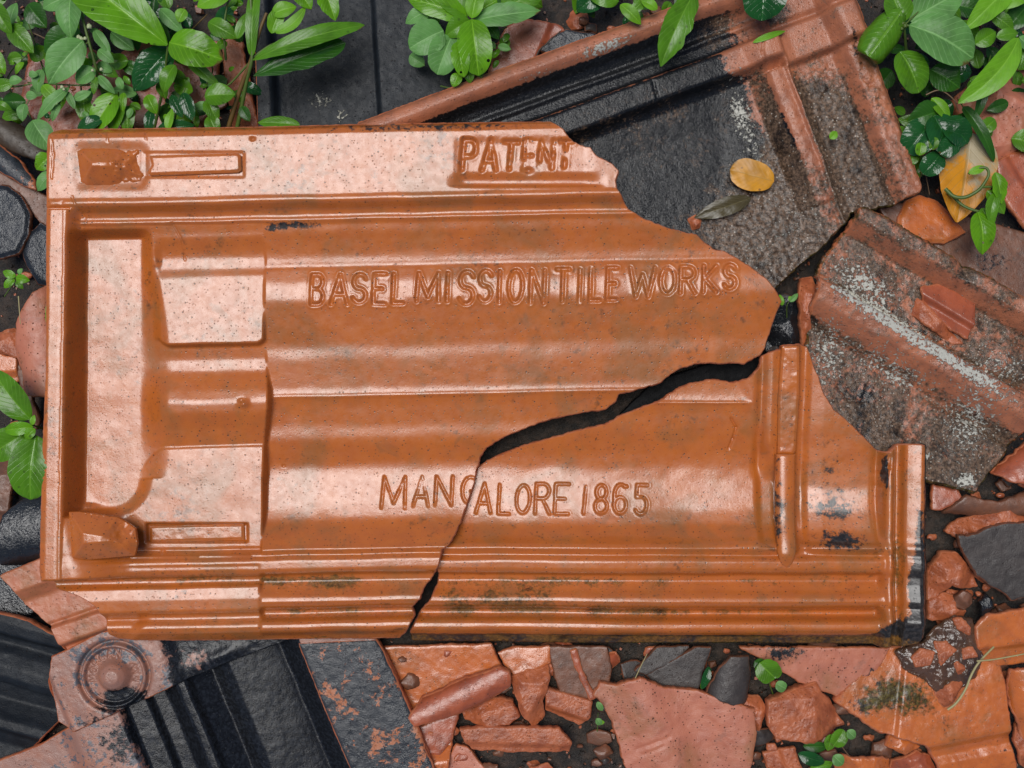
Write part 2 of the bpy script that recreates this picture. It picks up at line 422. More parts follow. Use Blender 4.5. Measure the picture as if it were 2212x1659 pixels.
# ------------------------------------------------------------------ lettering strokes (unit box, y down)
def arc(cx, cy, rx, ry, a0, a1, n=9):
    return [(cx + rx * math.cos(math.radians(a0 + (a1 - a0) * i / n)), cy + ry * math.sin(math.radians(a0 + (a1 - a0) * i / n))) for i in range(n + 1)]
G = {
 'P': [[(0, 1), (0, 0)], [(0, 0), (.5, 0)] + arc(.5, .27, .45, .27, -90, 90) + [(0, .54)]],
 'A': [[(0, 1), (.5, 0), (1, 1)], [(.2, .68), (.8, .68)]],
 'T': [[(0, 0), (1, 0)], [(.5, 0), (.5, 1)]],
 'E': [[(1, 0), (0, 0), (0, 1), (1, 1)], [(0, .5), (.75, .5)]],
 'N': [[(0, 1), (0, 0), (1, 1), (1, 0)]],
 'B': [[(0, 0), (0, 1)], [(0, 0), (.5, 0)] + arc(.5, .24, .4, .24, -90, 90) + [(0, .48)], [(.5, .48)] + arc(.5, .74, .5, .26, -90, 90) + [(0, 1)]],
 'S': [arc(.52, .26, .46, .26, -20, -270, 10) + arc(.5, .76, .48, .25, -90, 160, 10)],
 'L': [[(0, 0), (0, 1), (1, 1)]],
 'M': [[(0, 1), (.05, 0), (.5, .85), (.95, 0), (1, 1)]],
 'I': [[(.5, 0), (.5, 1)]],
 'O': [arc(.5, .5, .5, .5, 0, 360, 18)],
 'W': [[(0, 0), (.25, 1), (.5, .25), (.75, 1), (1, 0)]],
 'R': [[(0, 1), (0, 0)], [(0, 0), (.5, 0)] + arc(.5, .25, .42, .25, -90, 90) + [(0, .5)], [(.45, .5), (1, 1)]],
 'K': [[(0, 0), (0, 1)], [(1, 0), (.05, .52), (1, 1)]],
 'G': [arc(.5, .5, .5, .5, -40, -320, 14) + [(.95, .55), (.55, .55)]],
 '1': [[(.6, 0), (.4, 1)]],
 '8': [arc(.5, .25, .42, .25, 0, 360, 14), arc(.5, .75, .5, .25, 0, 360, 14)],
 '6': [[(.95, .08)] + arc(.5, .35, .45, .34, -50, -180, 8) + arc(.5, .72, .46, .28, 180, 540, 14)],
 '5': [[(.95, 0), (.1, 0), (.08, .42)] + arc(.45, .70, .48, .30, -110, 150, 10)],
}
def engrave(h, X, Y, letters, depth=6.0, w=3.4, lip=1.2, skew=0.0, worn=0.0):
    for ch, x0, y0, x1, y1 in letters:
        m = (X > x0 - 16) & (X < x1 + 16) & (Y > y0 - 16) & (Y < y1 + 16)
        if not m.any(): continue
        px, py = X[m], Y[m]
        d = np.full(px.shape, 1e9)
        for st in G[ch]:
            q = [(x0 + a * (x1 - x0) + skew * (.5 - b) * (y1 - y0), y0 + b * (y1 - y0)) for a, b in st]
            for (ax, ay), (bx, by) in zip(q[:-1], q[1:]):
                L2 = max((bx - ax) ** 2 + (by - ay) ** 2, 1e-6)
                t = np.clip(((px - ax) * (bx - ax) + (py - ay) * (by - ay)) / L2, 0, 1)
                d = np.minimum(d, np.hypot(px - ax - t * (bx - ax), py - ay - t * (by - ay)))
        k = 1.0
        if worn:
            k = np.clip(1.25 - worn * 2.2 * np.maximum(fbm(px / 26, py / 20, 61, 3) - .36, 0) / .3, .06, 1.15)
            d = np.maximum(d + 1.5 * (fbm(px / 8, py / 8, 62, 3) - .5), 0)
        h[m] += k * (-depth * np.exp(-(d / w) ** 2.5) + lip * np.exp(-((d - w * 2.1) / (w * .8)) ** 2))
    return h
def scratch(h, X, Y, pts, depth=3.0, w=1.3):
    for (ax, ay), (bx, by) in zip(pts[:-1], pts[1:]):
        m = (X > min(ax, bx) - 8) & (X < max(ax, bx) + 8) & (Y > min(ay, by) - 8) & (Y < max(ay, by) + 8)
        if not m.any(): continue
        px, py = X[m], Y[m]
        L2 = max((bx - ax) ** 2 + (by - ay) ** 2, 1e-6)
        t = np.clip(((px - ax) * (bx - ax) + (py - ay) * (by - ay)) / L2, 0, 1)
        d = np.hypot(px - ax - t * (bx - ax), py - ay - t * (by - ay))
        h[m] -= depth * np.exp(-(d / w) ** 2)
    return h
def box(X, Y, x0, y0, x1, y1, e=3.0):
    return sm(x0 - e, x0 + e, X) * (1 - sm(x1 - e, x1 + e, X)) * sm(y0 - e, y0 + e, Y) * (1 - sm(y1 - e, y1 + e, Y))
def gauss(X, Y, x, y, rx, ry=None, rot=0):
    ry = ry or rx; c, s = math.cos(math.radians(rot)), math.sin(math.radians(rot))
    a = (X - x) * c + (Y - y) * s; b = -(X - x) * s + (Y - y) * c
    return np.exp(-(a / rx) ** 2 - (b / ry) ** 2)

# ------------------------------------------------------------------ ground
def build_soil():
    n = 150
    xs = np.linspace(-1800, 4000, n); ys = np.linspace(-1800, 3400, n)
    X, Y = np.meshgrid(xs, ys)
    Z = -176 + 26 * (fbm(X / 120, Y / 120, 5) - .5)
    V = np.stack([wx(X, 0).ravel(), wy(Y, 0).ravel(), Z.ravel() * S], 1)
    i, j = np.meshgrid(np.arange(n - 1), np.arange(n - 1))
    a = (j * n + i).ravel()
    q = np.stack([a, a + n, a + n + 1, a + 1], 1)
    tag(link('ground', mk_mesh('ground', V, q), [M['soil']]), kind='structure')
build_soil()
def crumbs():
    R_ = np.random.RandomState(4)
    n = 9000
    x = R_.uniform(-60, 2270, n); y = R_.uniform(-60, 1720, n)
    keep = (x < 130) | (x > 1640) | (y < 300) | (y > 1380)
    x, y = x[keep], y[keep]; n = len(x)
    r = R_.uniform(1.5, 5.5, n) * np.where(R_.rand(n) < .08, 2.0, 1)
    zc = -176 + 26 * (fbm(x / 120, y / 120, 5) - .5) + r * .4 + np.where(R_.rand(n) < .3, 6, 0)
    cube = np.array([(-1, -1, -1), (1, -1, -1), (1, 1, -1), (-1, 1, -1), (-.8, -.8, 1), (.8, -.8, 1), (.8, .8, 1), (-.8, .8, 1)], float)
    ang = R_.uniform(0, 6.28, n); el = R_.uniform(.5, 1, n)
    V = cube[None] * (1 + R_.uniform(-.35, .35, (n, 8, 3))) * r[:, None, None] * .8
    V[:, :, 1] *= el[:, None]; V[:, :, 2] *= .7
    ca, sa = np.cos(ang)[:, None], np.sin(ang)[:, None]
    vx, vy = V[:, :, 0] * ca - V[:, :, 1] * sa, V[:, :, 0] * sa + V[:, :, 1] * ca
    co = np.stack([wx(x[:, None], 0) * (CAMH + 176) / CAMH + vx * S, wy(y[:, None], 0) * (CAMH + 176) / CAMH + vy * S, (zc[:, None] + V[:, :, 2]) * S], 2).reshape(-1, 3)
    f = np.array([(3, 2, 1, 0), (4, 5, 6, 7), (0, 1, 5, 4), (1, 2, 6, 5), (2, 3, 7, 6), (3, 0, 4, 7)])
    q = (np.arange(n)[:, None, None] * 8 + f[None]).reshape(-1, 4)
    me = mk_mesh('soil_crumbs', co, q, matidx=np.repeat(R_.choice([0, 0, 1, 2], n), 6), smooth=np.zeros(len(q), bool))
    o = link('soil_crumbs', me, [M['soil'], M['brown'], M['rough']])
    tag(o, 'loose crumbs of soil and red grit in the gaps between the tile pieces', 'grit', kind='stuff')
crumbs()

# ------------------------------------------------------------------ the big left piece of the tile
_edge = profile([(255, -20), (268, -8), (276, 10), (284, 25), (296, 31), (330, 29), (425, 29), (434, 32), (440, 31), (456, 9), (466, 5), (472, 6),
    (475, 9), (479, 6), (484, 2), (520, -6), (1140, -54), (1182, -24), (1190, -16), (1197, -21), (1204, -25), (1210, -16), (1215, -14),
    (1233, -14), (1240, -18), (1250, -40), (1264, -43), (1280, -32), (1293, -20), (1304, -17), (1315, -25), (1328, -50), (1338, -50), (1345, -30), (1352, -21), (1363, -20),
    (1372, -29), (1383, -50), (1400, -70)], 1.9)
_wave = profile([(430, 14), (484, 3), (548, -17), (572, -20), (592, -15), (612, -10), (648, -9), (672, -15), (748, -33), (776, -35), (846, -46), (860, -44),
    (872, -49), (922, -59), (956, -61), (1008, -77), (1030, -78), (1100, -70), (1136, -60), (1176, -30), (1190, -18), (1240, -17)], 8.0)
def body(v):
    k = sm(492, 520, v) * (1 - sm(1150, 1176, v))
    h = _edge(v) * (1 - k) + _wave(v) * k
    return h + 2.2 * np.exp(-((v - 858) / 5.0) ** 2) - 1.2 * np.exp(-((v - 575) / 6.0) ** 2)
saddle = profile([(470, 5), (480, 3), (500, -3), (575, -14), (700, -24), (745, -32), (775, -38), (800, -35), (840, -18), (865, -11), (890, -15), (925, -31), (965, -43), (1000, -46), (1186, -46), (1196, -34), (1206, -20), (1215, -16)], 5.0)
flange = profile([(1215, -16), (1232, -15), (1242, -20), (1251, -38), (1262, -38), (1270, -25), (1295, -22), (1322, -24), (1332, -38), (1342, -38), (1349, -29), (1358, -26), (1369, -30), (1383, -46), (1400, -70)], 2.0)
rim = profile([(90, 2), (100, 14), (110, 26), (122, 31), (138, 32), (150, 30)], 2.0)

LEFT_TEXT = [('P', 1001, 308, 1030, 372), ('A', 1044, 308, 1074, 372), ('T', 1088, 312, 1118, 370), ('E', 1132, 310, 1154, 372), ('N', 1166, 310, 1194, 368), ('T', 1206, 310, 1234, 366)]
B_TEXT = [('B', 671, 592, 697, 657), ('A', 714, 592, 750, 656), ('S', 760, 591, 790, 652), ('E', 806, 590, 831, 656), ('L', 848, 590, 871, 654),
          ('M', 900, 588, 948, 650), ('I', 958, 588, 974, 650), ('S', 991, 585, 1023, 655), ('S', 1034, 583, 1062, 650), ('I', 1070, 584, 1088, 652), ('O', 1099, 582, 1129, 652), ('N', 1147, 582, 1176, 654),
          ('T', 1202, 580, 1230, 650), ('I', 1243, 580, 1263, 650), ('L', 1276, 578, 1297, 648), ('E', 1313, 577, 1334, 646),
          ('W', 1362, 576, 1416, 640), ('O', 1428, 576, 1460, 634), ('R', 1472, 574, 1504, 632), ('K', 1522, 572, 1550, 630), ('S', 1566, 570, 1591, 622)]
M_TEXT = [('M', 818, 1036, 870, 1104), ('A', 888, 1036, 922, 1100), ('N', 937, 1035, 973, 1098), ('G', 996, 1036, 1030, 1094)]
R_TEXT = [('A', 1027, 1052, 1060, 1116), ('L', 1077, 1054, 1101, 1118), ('O', 1116, 1055, 1146, 1116), ('R', 1159, 1052, 1191, 1117), ('E', 1202, 1052, 1232, 1117), ('1', 1259, 1058, 1277, 1116),
          ('8', 1291, 1054, 1318, 1116), ('6', 1332, 1052, 1362, 1116), ('5', 1380, 1054, 1408, 1118)]

def wobble(X, Y, a=1.2, seed=3):
    return (fbm(X / 90, Y / 40, seed, 3) - .5) * 2 * a

def h_left(X, Y):
    v = Y + .02 * (X - 600) + wobble(X, Y, 1.6)
    u = X + .016 * (Y - 300) + wobble(X, Y, 1.2, 9)
    h = body(v)
    # --- left bay with its pan, hump and two plates
    ue = 571 + 13 * np.exp(-((v - 865) / 62) ** 2)
    bay = 1 - sm(ue - 1, ue + 6, u)
    P = saddle(v)
    # two pale pads either side of the saddle
    ea = 738 - 16 * np.clip((372 - u) / 30, 0, 1) ** 2 - 8 * np.clip((u - 556) / 16, 0, 1) ** 2
    padA = (1 - sm(ea - 1, ea + 9, v)) * sm(505, 560, v) * sm(325, 352, u + 9 * (fbm(v / 25, u * 0, 15, 3) - .5))
    P = P * (1 - padA) + (-14 + .02 * (v - 660) - 5 * sm(600, 570, v)) * padA
    eb = 967 + 120 * np.clip((356 - u) / 92, 0, 1) ** 1.7
    padB = sm(eb - 7, eb + 2, v) * (1 - sm(1184, 1192, v))
    P = P * (1 - padB) + (-38 + .01 * (v - 1080)) * padB
    # orange slope down from the plates into the deep pan on the left
    cap = np.hypot(u - 240, np.maximum(v - 1030, 0) + np.maximum(505 - v, 0))
    wslope = 296 + 42 * sm(470, 760, v) - 10 * sm(960, 1060, v)
    r = np.where(v > 1030, cap, np.abs(u - 240))
    pan = np.where(u < 240, 1.0, 1 - sm(56, 56 + (wslope - 262), r))
    pan = np.where(v > 1030, 1 - sm(56, 92, cap), pan)
    pan = pan * sm(486, 506, v)
    P = P * (1 - pan) + (-50 + 10 * sm(1000, 500, v)) * pan
    hb = np.where(v > 1200, body(v), P)
    h = h * (1 - bay) + np.where(v > 480, hb, h) * bay
    # --- lower flange, left end
    fl = (1 - sm(552, 562, X)) * sm(1218, 1224, v)
    h = h * (1 - fl) + flange(v) * fl
    h -= 9 * (1 - sm(268, 300, X - (1366 - Y) * .8)) * sm(1336, 1350, Y) * sm(200, 220, X)
    # --- corner block and left rim
    w = 1 - sm(155, 181, u)
    w = np.where(v < 442, np.maximum(w, 0), w)
    cornr = (1 - sm(165, 300, u + .25 * (1190 - v))) * sm(1095, 1110, v)
    w = np.maximum(w, cornr * .95)
    w = w * (1 - sm(1238, 1252, v))
    lift = np.where(v < 446, 0, 1) * w
    h = h * (1 - lift) + 31 * lift
    h = np.where(u < 150, np.minimum(h, rim(u) + 0 * h) * (1 - sm(1238, 1252, v)) + h * sm(1238, 1252, v), h)
    # --- recess round the upper lug, slot for the lower bar, stamp field of the upper word
    h -= 4 * box(X, Y, 172, 320, 322, 408, 14)
    h -= 2.5 * box(X, Y, 318, 334, 534, 388, 5)
    h -= 13 * box(X, Y, 304, 1136, 526, 1176, 3)
    h -= 8 * sm(372, 400, Y) * (1 - sm(402, 411, Y)) * box(X, Y, 985, 300, 1290, 460, 22)
    h -= 3 * box(X, Y, 990, 306, 1270, 400, 12)
    h += 1.6 * (fbm(X / 70, Y / 50, 21, 2) - .5) + .16 * (fbm(X / 9, Y / 9, 4, 2) - .5)
    h += 10 * gauss(X, Y, 524, 872, 10, 7) - 7 * gauss(X, Y, 519, 866, 7, 5)
    engrave(h, X, Y, LEFT_TEXT, 6, 4.2, .6, .08, .45)
    engrave(h, X, Y, B_TEXT, 4.4, 3.2, 1.2, .04, .27)
    engrave(h, X, Y, M_TEXT, 4.4, 2.5, .4, .05, .4)
    for s in ([(165, 428), (186, 472)], [(241, 290), (243, 312)], [(322, 288), (324, 308)], [(122, 300), (126, 340), (122, 390)],
              [(372, 480), (392, 520), (394, 560)], [(1222, 1010), (1230, 1040)]):
        scratch(h, X, Y, s, 3, 1.1)
    for x, y, rr in ((552, 306, 5), (1142, 374, 9), (598, 1012, 3), (340, 1198, 4)):
        h -= 5 * gauss(X, Y, x, y, rr, rr * .7)
    return h

LEFT_POLY = [(124, 286), (136, 281), (300, 279), (572, 277), (796, 271), (1000, 268), (1188, 268, 3), (1212, 285, 3), (1228, 303, 3), (1252, 321, 3), (1272, 325, 2), (1282, 341, 3), (1296, 349, 3), (1320, 361, 2), (1333, 375, 2),
    (1326, 393, 2), (1328, 413, 2), (1340, 429, 2), (1356, 453, 3), (1380, 469, 3), (1420, 485, 3), (1452, 497, 3), (1504, 507, 3), (1528, 525, 3), (1548, 539, 2), (1568, 541, 3), (1596, 557, 3), (1628, 581, 2), (1656, 601, 2), (1672, 621, 2),
    (1681, 636, 2), (1690, 650, 2), (1683, 668, 2), (1670, 706, 2), (1660, 747, 2), (1650, 764, 3), (1616, 782, 3), (1556, 782, 3), (1508, 784, 4), (1468, 796, 4), (1432, 824, 4), (1396, 836, 3), (1368, 844, 4), (1340, 852, 3), (1334, 868, 4), (1312, 884, 3),
    (1256, 892, 2), (1196, 904, 3), (1140, 924, 3), (1092, 944, 3), (1048, 968, 2), (1034, 988, 2), (1024, 1028, 3), (1016, 1064, 3), (996, 1120, 4), (980, 1156, 3), (968, 1178, 3), (952, 1190, 3), (944, 1224, 3), (932, 1250, 3), (916, 1272, 4), (903, 1294, 4), (885, 1320, 2),
    (889, 1336, 3), (882, 1352, 3), (868, 1376, 3), (856, 1390, 2), (700, 1391), (400, 1394), (290, 1393), (240, 1390), (222, 1378, 1), (218, 1356, 1), (212, 1336, 1), (202, 1318, 1), (184, 1302, 1), (160, 1290, 1), (132, 1281, 1), (108, 1275, 1), (101, 1250), (97, 1232),
    (99, 1142), (104, 955), (112, 800), (112, 620), (112, 430), (113, 320), (116, 297)]

def st_left(X, Y):
    a = .50 * gauss(X, Y, 900, 280, 330, 18) + .6 * gauss(X, Y, 650, 487, 70, 11) + .4 * gauss(X, Y, 590, 490, 30, 22)
    a += .34 * gauss(X, Y, 690, 545, 70, 26) + .27 * gauss(X, Y, 1120, 500, 300, 24) + .3 * gauss(X, Y, 1560, 590, 40, 26) + .16 * gauss(X, Y, 720, 1000, 60, 25)
    a += .22 * gauss(X, Y, 130, 860, 18, 90) + .34 * gauss(X, Y, 950, 1158, 24, 9)
    return np.clip(a, 0, 1)
def mo_left(X, Y):
    return .50 * gauss(X, Y, 500, 1255, 420, 12) + .52 * gauss(X, Y, 720, 1325, 260, 16) + .45 * gauss(X, Y, 700, 1270, 200, 14) + .3 * gauss(X, Y, 600, 1388, 420, 8)

left = slab('tile_fragment', LEFT_POLY, h_left, 0, [M['main'], M['broken']], step=2.3, thick=30, jit=0, seed=11,
            attrs={'stain': st_left, 'moss': mo_left}, seg=3.5, wall=2.2, rough_wall=4)
tag(left, 'largest glossy orange roof tile piece, stamped PATENT at its top, with two broken lugs', 'roof tile')

def lug(poly, apex, base_h, top_h, z0, brk):
    cx, cy = apex
    P = np.array(poly, float)
    def hf(X, Y):
        # distance-to-edge pyramid with a broken top
        _, _, d = nearest(X, Y, P)
        h = base_h + np.minimum(d * .85, top_h)
        bx, by, br = brk
        b = gauss(X, Y, bx, by, br, br * 1.2)
        h = h - 16 * b + 9 * (fbm(X / 9, Y / 9, 8, 4) - .5) * sm(.2, .5, b)
        return h + 1.0 * (fbm(X / 8, Y / 8, 2, 3) - .5)
    return slab('lug', poly, hf, z0, [M['main'], M['main']], step=2.0, thick=14, seed=5, parent=left, jit=.5, wall=.6, rough_wall=.5, batter=.5)
lug([(172, 330), (186, 322), (314, 318), (322, 350), (330, 386), (318, 404), (296, 409), (196, 408), (182, 398)], (236, 352), 23, 34, 0, (290, 366, 34))
lug([(158, 1104), (180, 1104), (258, 1116), (298, 1140), (303, 1172), (298, 1196), (200, 1205), (164, 1204)], (245, 1150), 24, 32, 0, (270, 1142, 22))
slab('bar', [(334, 343), (520, 338), (527, 343), (528, 374), (522, 378), (336, 384), (330, 378), (338, 362)], lambda X, Y: 37 + .8 * (fbm(X / 9, Y / 9, 3, 3) - .5), 0,
     [M['main'], M['main']], step=2.2, thick=10, parent=left, rnd=3, wall=.5, rough_wall=.4, batter=0)
slab('bar', [(310, 1142), (432, 1139), (516, 1138), (518, 1172), (420, 1174), (310, 1178)], lambda X, Y: -43 + .8 * (fbm(X / 9, Y / 9, 6, 3) - .5), 0,
     [M['main'], M['main']], step=2.2, thick=10, parent=left, rnd=3, wall=.5, rough_wall=.4, batter=0)

# ------------------------------------------------------------------ the right-hand piece of the same tile
_rflange = [(1180, -22), (1188, -16), (1194, -21), (1204, -26), (1210, -17), (1216, -14),
    (1232, -15), (1240, -20), (1248, -40), (1262, -43), (1280, -32), (1293, -19), (1304, -16), (1315, -25), (1328, -50), (1338, -50), (1345, -30), (1352, -21), (1364, -20), (1373, -29), (1384, -50), (1410, -74)]
_redge = profile([(700, -30), (1150, -54)] + _rflange, 1.8)
_rw1 = profile([(700, -24), (775, -34), (830, -43), (860, -46), (871, -43), (884, -49), (930, -58), (985, -74), (1014, -78), (1044, -77), (1110, -69), (1146, -58), (1180, -26), (1230, -16)], 8)
_rw2 = profile([(700, -24), (775, -32), (862, -42), (930, -50), (1000, -62), (1060, -68), (1110, -62), (1160, -46), (1180, -28), (1188, -20), (1230, -16)], 8)
def rbody(v):
    k = 1 - sm(1160, 1182, v)
    return _redge(v) * (1 - k) + (_rw1(v) + 2.6 * np.exp(-((v - 871) / 3.5) ** 2)) * k
def rbody2(v):
    k = 1 - sm(1172, 1186, v)
    return _redge(v) * (1 - k) + _rw2(v) * k
rcol = profile([(1905, 0), (1920, 0), (1926, 5), (1932, 7), (1940, -2), (1947, -14), (1954, -8), (1961, 9), (1975, 14), (1994, 19), (2002, 13), (2010, -10), (2022, -44), (2040, -80)], 1.6)

def h_right(X, Y):
    v = Y + wobble(X, Y, 1.5, 5)
    u = X + .012 * (Y - 1000) + wobble(X, Y, 1.4, 6)
    k = sm(1610, 1640, u + .4 * (871 - Y))
    h = rbody(v) * (1 - k) + rbody2(v) * k
    up = 1 - sm(1185, 1215, v)
    # upright rib and grooves beside it
    g = profile([(1600, 0), (1634, 0), (1646, -5), (1653, -3), (1660, 6), (1672, 10), (1684, 8), (1690, 6), (1726, 4), (1736, -10), (1748, -12), (1762, -4), (1790, 0)], 2)(u)
    fade = (1 - sm(1000, 1050, v)) * np.where(u < 1690, 1, 0) + np.where(u >= 1690, up, 0)
    h = h + g * fade
    w = sm(1908, 1924, u)
    h = h * (1 - w) + (np.maximum(h * .25 - 12, -22 * sm(1380, 1300, v) - 40 * sm(1340, 1400, v)) + rcol(u)) * w
    h -= 3 * gauss(X, Y, 1948, 1390, 40, 30)
    h += 2.0 * (fbm(X / 70, Y / 50, 31, 2) - .5) + .16 * (fbm(X / 8, Y / 8, 7, 2) - .5)
    engrave(h, X, Y, R_TEXT, 4.4, 2.5, .5, .05, .28)
    for s in ([(1588, 905), (1600, 925), (1594, 950), (1586, 972)], [(1929, 988), (1926, 1010), (1917, 1028), (1913, 1055)]):
        scratch(h, X, Y, s, 6, 1.8 if s[0][0] < 1700 else 4)
    h -= 16 * (1 - sm(1000, 1330, X + .3 * (1200 - Y)))
    h += 15 * sm(1735, 1935, X) * (1 - sm(1180, 1210, Y)) * (1 - sm(1890, 1925, X)) + 8 * sm(1440, 1690, X) * (1 - sm(1640, 1660, X)) * (1 - sm(1170, 1190, Y))
    return h

RIGHT_POLY = [(1693, 755, 2), (1696, 747, 1), (1736, 744, 1), (1752, 750, 2), (1757, 762, 2), (1766, 792, 2), (1776, 814, 2), (1789, 853, 2), (1811, 888, 2), (1850, 920, 2), (1888, 958, 2), (1910, 979, 2), (1926, 982, 2), (1936, 972, 1), (1952, 963, 1), (1978, 962, 1), (2008, 964),
    (2018, 985), (2018, 1100), (2018, 1224), (2014, 1330), (2008, 1366), (1985, 1392), (1950, 1402), (1920, 1403), (1760, 1402), (1600, 1400), (1220, 1402), (980, 1400), (884, 1398, 3), (884, 1376, 3), (896, 1350, 3), (908, 1330, 3), (924, 1310, 3), (938, 1282, 3), (946, 1256, 3), (944, 1225, 3), (950, 1200, 3),
    (975, 1160, 2), (1000, 1110, 2), (1014, 1060, 2), (1030, 1020, 2), (1052, 1002, 2), (1116, 974, 2), (1180, 954, 3), (1248, 934, 2), (1312, 921, 3), (1344, 902, 3), (1364, 891, 3), (1404, 880, 3), (1440, 864, 4), (1468, 842, 4), (1508, 829, 3), (1540, 822, 3), (1592, 828, 3), (1628, 816, 3), (1650, 794, 2), (1654, 770, 2), (1668, 762, 2)]
def st_right(X, Y):
    a = 1.8 * gauss(X, Y, 1968, 1390, 58, 42) + 1.3 * sm(1998, 2006, X) + .52 * gauss(X, Y, 1990, 1170, 18, 150) + 1.1 * gauss(X, Y, 1988, 1285, 22, 70) + .9 * sm(1374, 1386, Y)
    a += .62 * gauss(X, Y, 1830, 1172, 70, 26) + .46 * gauss(X, Y, 1835, 1110, 95, 34) + .85 * gauss(X, Y, 1921, 1020, 6, 42) + .40 * gauss(X, Y, 1800, 1030, 90, 70) + .40 * gauss(X, Y, 1700, 1080, 10, 100)
    a += .40 * gauss(X, Y, 1180, 1204, 150, 4) + .30 * gauss(X, Y, 1540, 1262, 160, 6) + .30 * gauss(X, Y, 1715, 800, 14, 60)
    return np.clip(a, 0, 1.2)
def mo_right(X, Y):
    return .66 * gauss(X, Y, 1080, 1300, 190, 34) + .58 * gauss(X, Y, 1400, 1328, 560, 14) + .50 * gauss(X, Y, 1400, 1262, 520, 14) + .5 * gauss(X, Y, 1945, 1250, 14, 160) + .6 * sm(1372, 1388, Y)
right = slab('tile_fragment', RIGHT_POLY, h_right, -13, [M['main'], M['broken']], step=2.3, thick=28, seed=23, attrs={'stain': st_right, 'moss': mo_right}, seg=3.5, wall=2.2, rough_wall=4)
tag(right, 'orange roof tile piece below the crack, stamped 1865, with scorched black lower right corner', 'roof tile')
slab('rib', [(1693, 749), (1728, 747), (1731, 860), (1727, 976), (1721, 984), (1690, 983), (1688, 870)], lambda X, Y: -22 + .10 * (X - 1708) - .13 * (Y - 860) + 2.0 * (fbm(X / 14, Y / 14, 3, 3) - .5), -13,
     [M['main'], M['main']], step=2.4, thick=22, parent=right, rnd=2.5, wall=.8, rough_wall=1.2, jit=.8)
slab('rib', [(1684, 984), (1726, 984), (1724, 1110), (1722, 1190), (1714, 1220), (1703, 1230), (1691, 1222), (1683, 1192), (1682, 1100)],
     lambda X, Y: -34 + 13 * np.sqrt(np.clip(1 - ((X - 1703) / 23) ** 2, 0, 1)) - 12 * sm(1195, 1232, Y) + 20 * sm(1100, 1200, Y), -13, [M['main'], M['main']], step=2.2, thick=20, parent=right, rnd=2, wall=.6, rough_wall=.5,
     attrs={'stain': lambda X, Y: .44 * (1 - sm(1686, 1722, X)) * (1 - sm(1150, 1228, Y))})

# ------------------------------------------------------------------ weathered tile lying behind, upper right
def ab(X, Y): return .935 * X - .355 * Y, .355 * X + .935 * Y
def h_m1(X, Y):
    a, b = ab(X, Y)
    a = a + wobble(X, Y, 2.5, 41); b = b + wobble(X, Y, 2.0, 42)
    pr = profile([(515, -40), (528, -14), (536, 14), (545, 26), (560, 30), (570, 24), (594, -10), (612, -17), (619, -11), (624, -9), (632, -15), (654, -12), (662, 11), (668, 14), (711, 14), (720, -14), (732, -28), (800, -34), (950, -32), (1100, -24)], 1.8)
    h = pr(b)
    pr2 = profile([(515, -30), (536, 6), (560, 12), (600, 2), (640, 0), (653, -8), (663, 14), (733, 14), (742, -10), (1100, -12)], 1.8)
    k = sm(1526, 1540, a)
    h = h * (1 - k) + pr2(b) * k
    low = sm(655, 668, b)
    bump = profile([(1450, 0), (1456, 0), (1488, 36), (1496, 46), (1510, 48), (1534, 44), (1541, 10), (1560, 0)], 2)(a)
    taper = np.where(b < 736, .5, 1.0) * (1 - .35 * sm(900, 1050, b))
    h = h + bump * low * taper * np.where(b > 1040, .6, 1)
    rimp = profile([(1630, 0), (1640, 0), (1666, 34), (1676, 38), (1708, 36), (1720, 14), (1735, -20)], 2)
    h = h + rimp(a)
    gr = sm(720, 760, b)
    h += gr * (1.0 * (fbm(X / 12, Y / 12, 51, 3) - .5)) - .07 * np.clip(X - 1560, -500, 0) + 1.6 * (fbm(X / 45, Y / 45, 52, 3) - .5)
    rough = gr * sm(1560, 1720, X + .5 * (Y - 300))
    h += rough * 6 * (fbm(X / 8, Y / 8, 53, 3) - .5)
    for s in ([(1408, 180), (1414, 205), (1424, 232)], [(1642, 92), (1640, 120), (1650, 150)], [(1857, 175), (1872, 190), (1884, 182)]):
        scratch(h, X, Y, s, 6, 2.2)
    return h
def st_m1(X, Y):
    a, b = ab(X, Y)
    pan = sm(712, 722, b) * (1 - sm(1380, 1500, a + .10 * (b - 800)))
    strip = sm(658, 664, b) * (1 - sm(714, 720, b)) * (1 - sm(1390, 1440, a)) * .8
    chan = sm(572, 586, b) * (1 - sm(655, 662, b)) * (1 - sm(1380, 1560, a)) * .9
    low = .42 * sm(800, 900, b) * (1 - sm(1490, 1500, a)) + .45 * gauss(a, b, 1486, 800, 10, 150) + .5 * gauss(a, b, 1545, 900, 9, 190) + .40 * gauss(a, b, 1560, 1010, 70, 60)
    return np.clip(pan + strip + chan + low + .5 * gauss(X, Y, 1840, 110, 14, 70, -20), 0, 1)
def li_m1(X, Y):
    a, b = ab(X, Y)
    return np.clip(.74 * gauss(X, Y, 1305, 112, 80, 14, -20) + .5 * gauss(X, Y, 1150, 176, 60, 7, -20) + .62 * gauss(X, Y, 1605, 235, 34, 60, -20) + .44 * gauss(X, Y, 1640, 330, 30, 70, -20) + .34 * gauss(X, Y, 1720, 470, 130, 90)
        + .30 * gauss(X, Y, 1800, 300, 60, 120, -20) + .32 * gauss(X, Y, 1590, 150, 50, 25) + .3 * gauss(X, Y, 1640, 560, 70, 50), 0, .75)
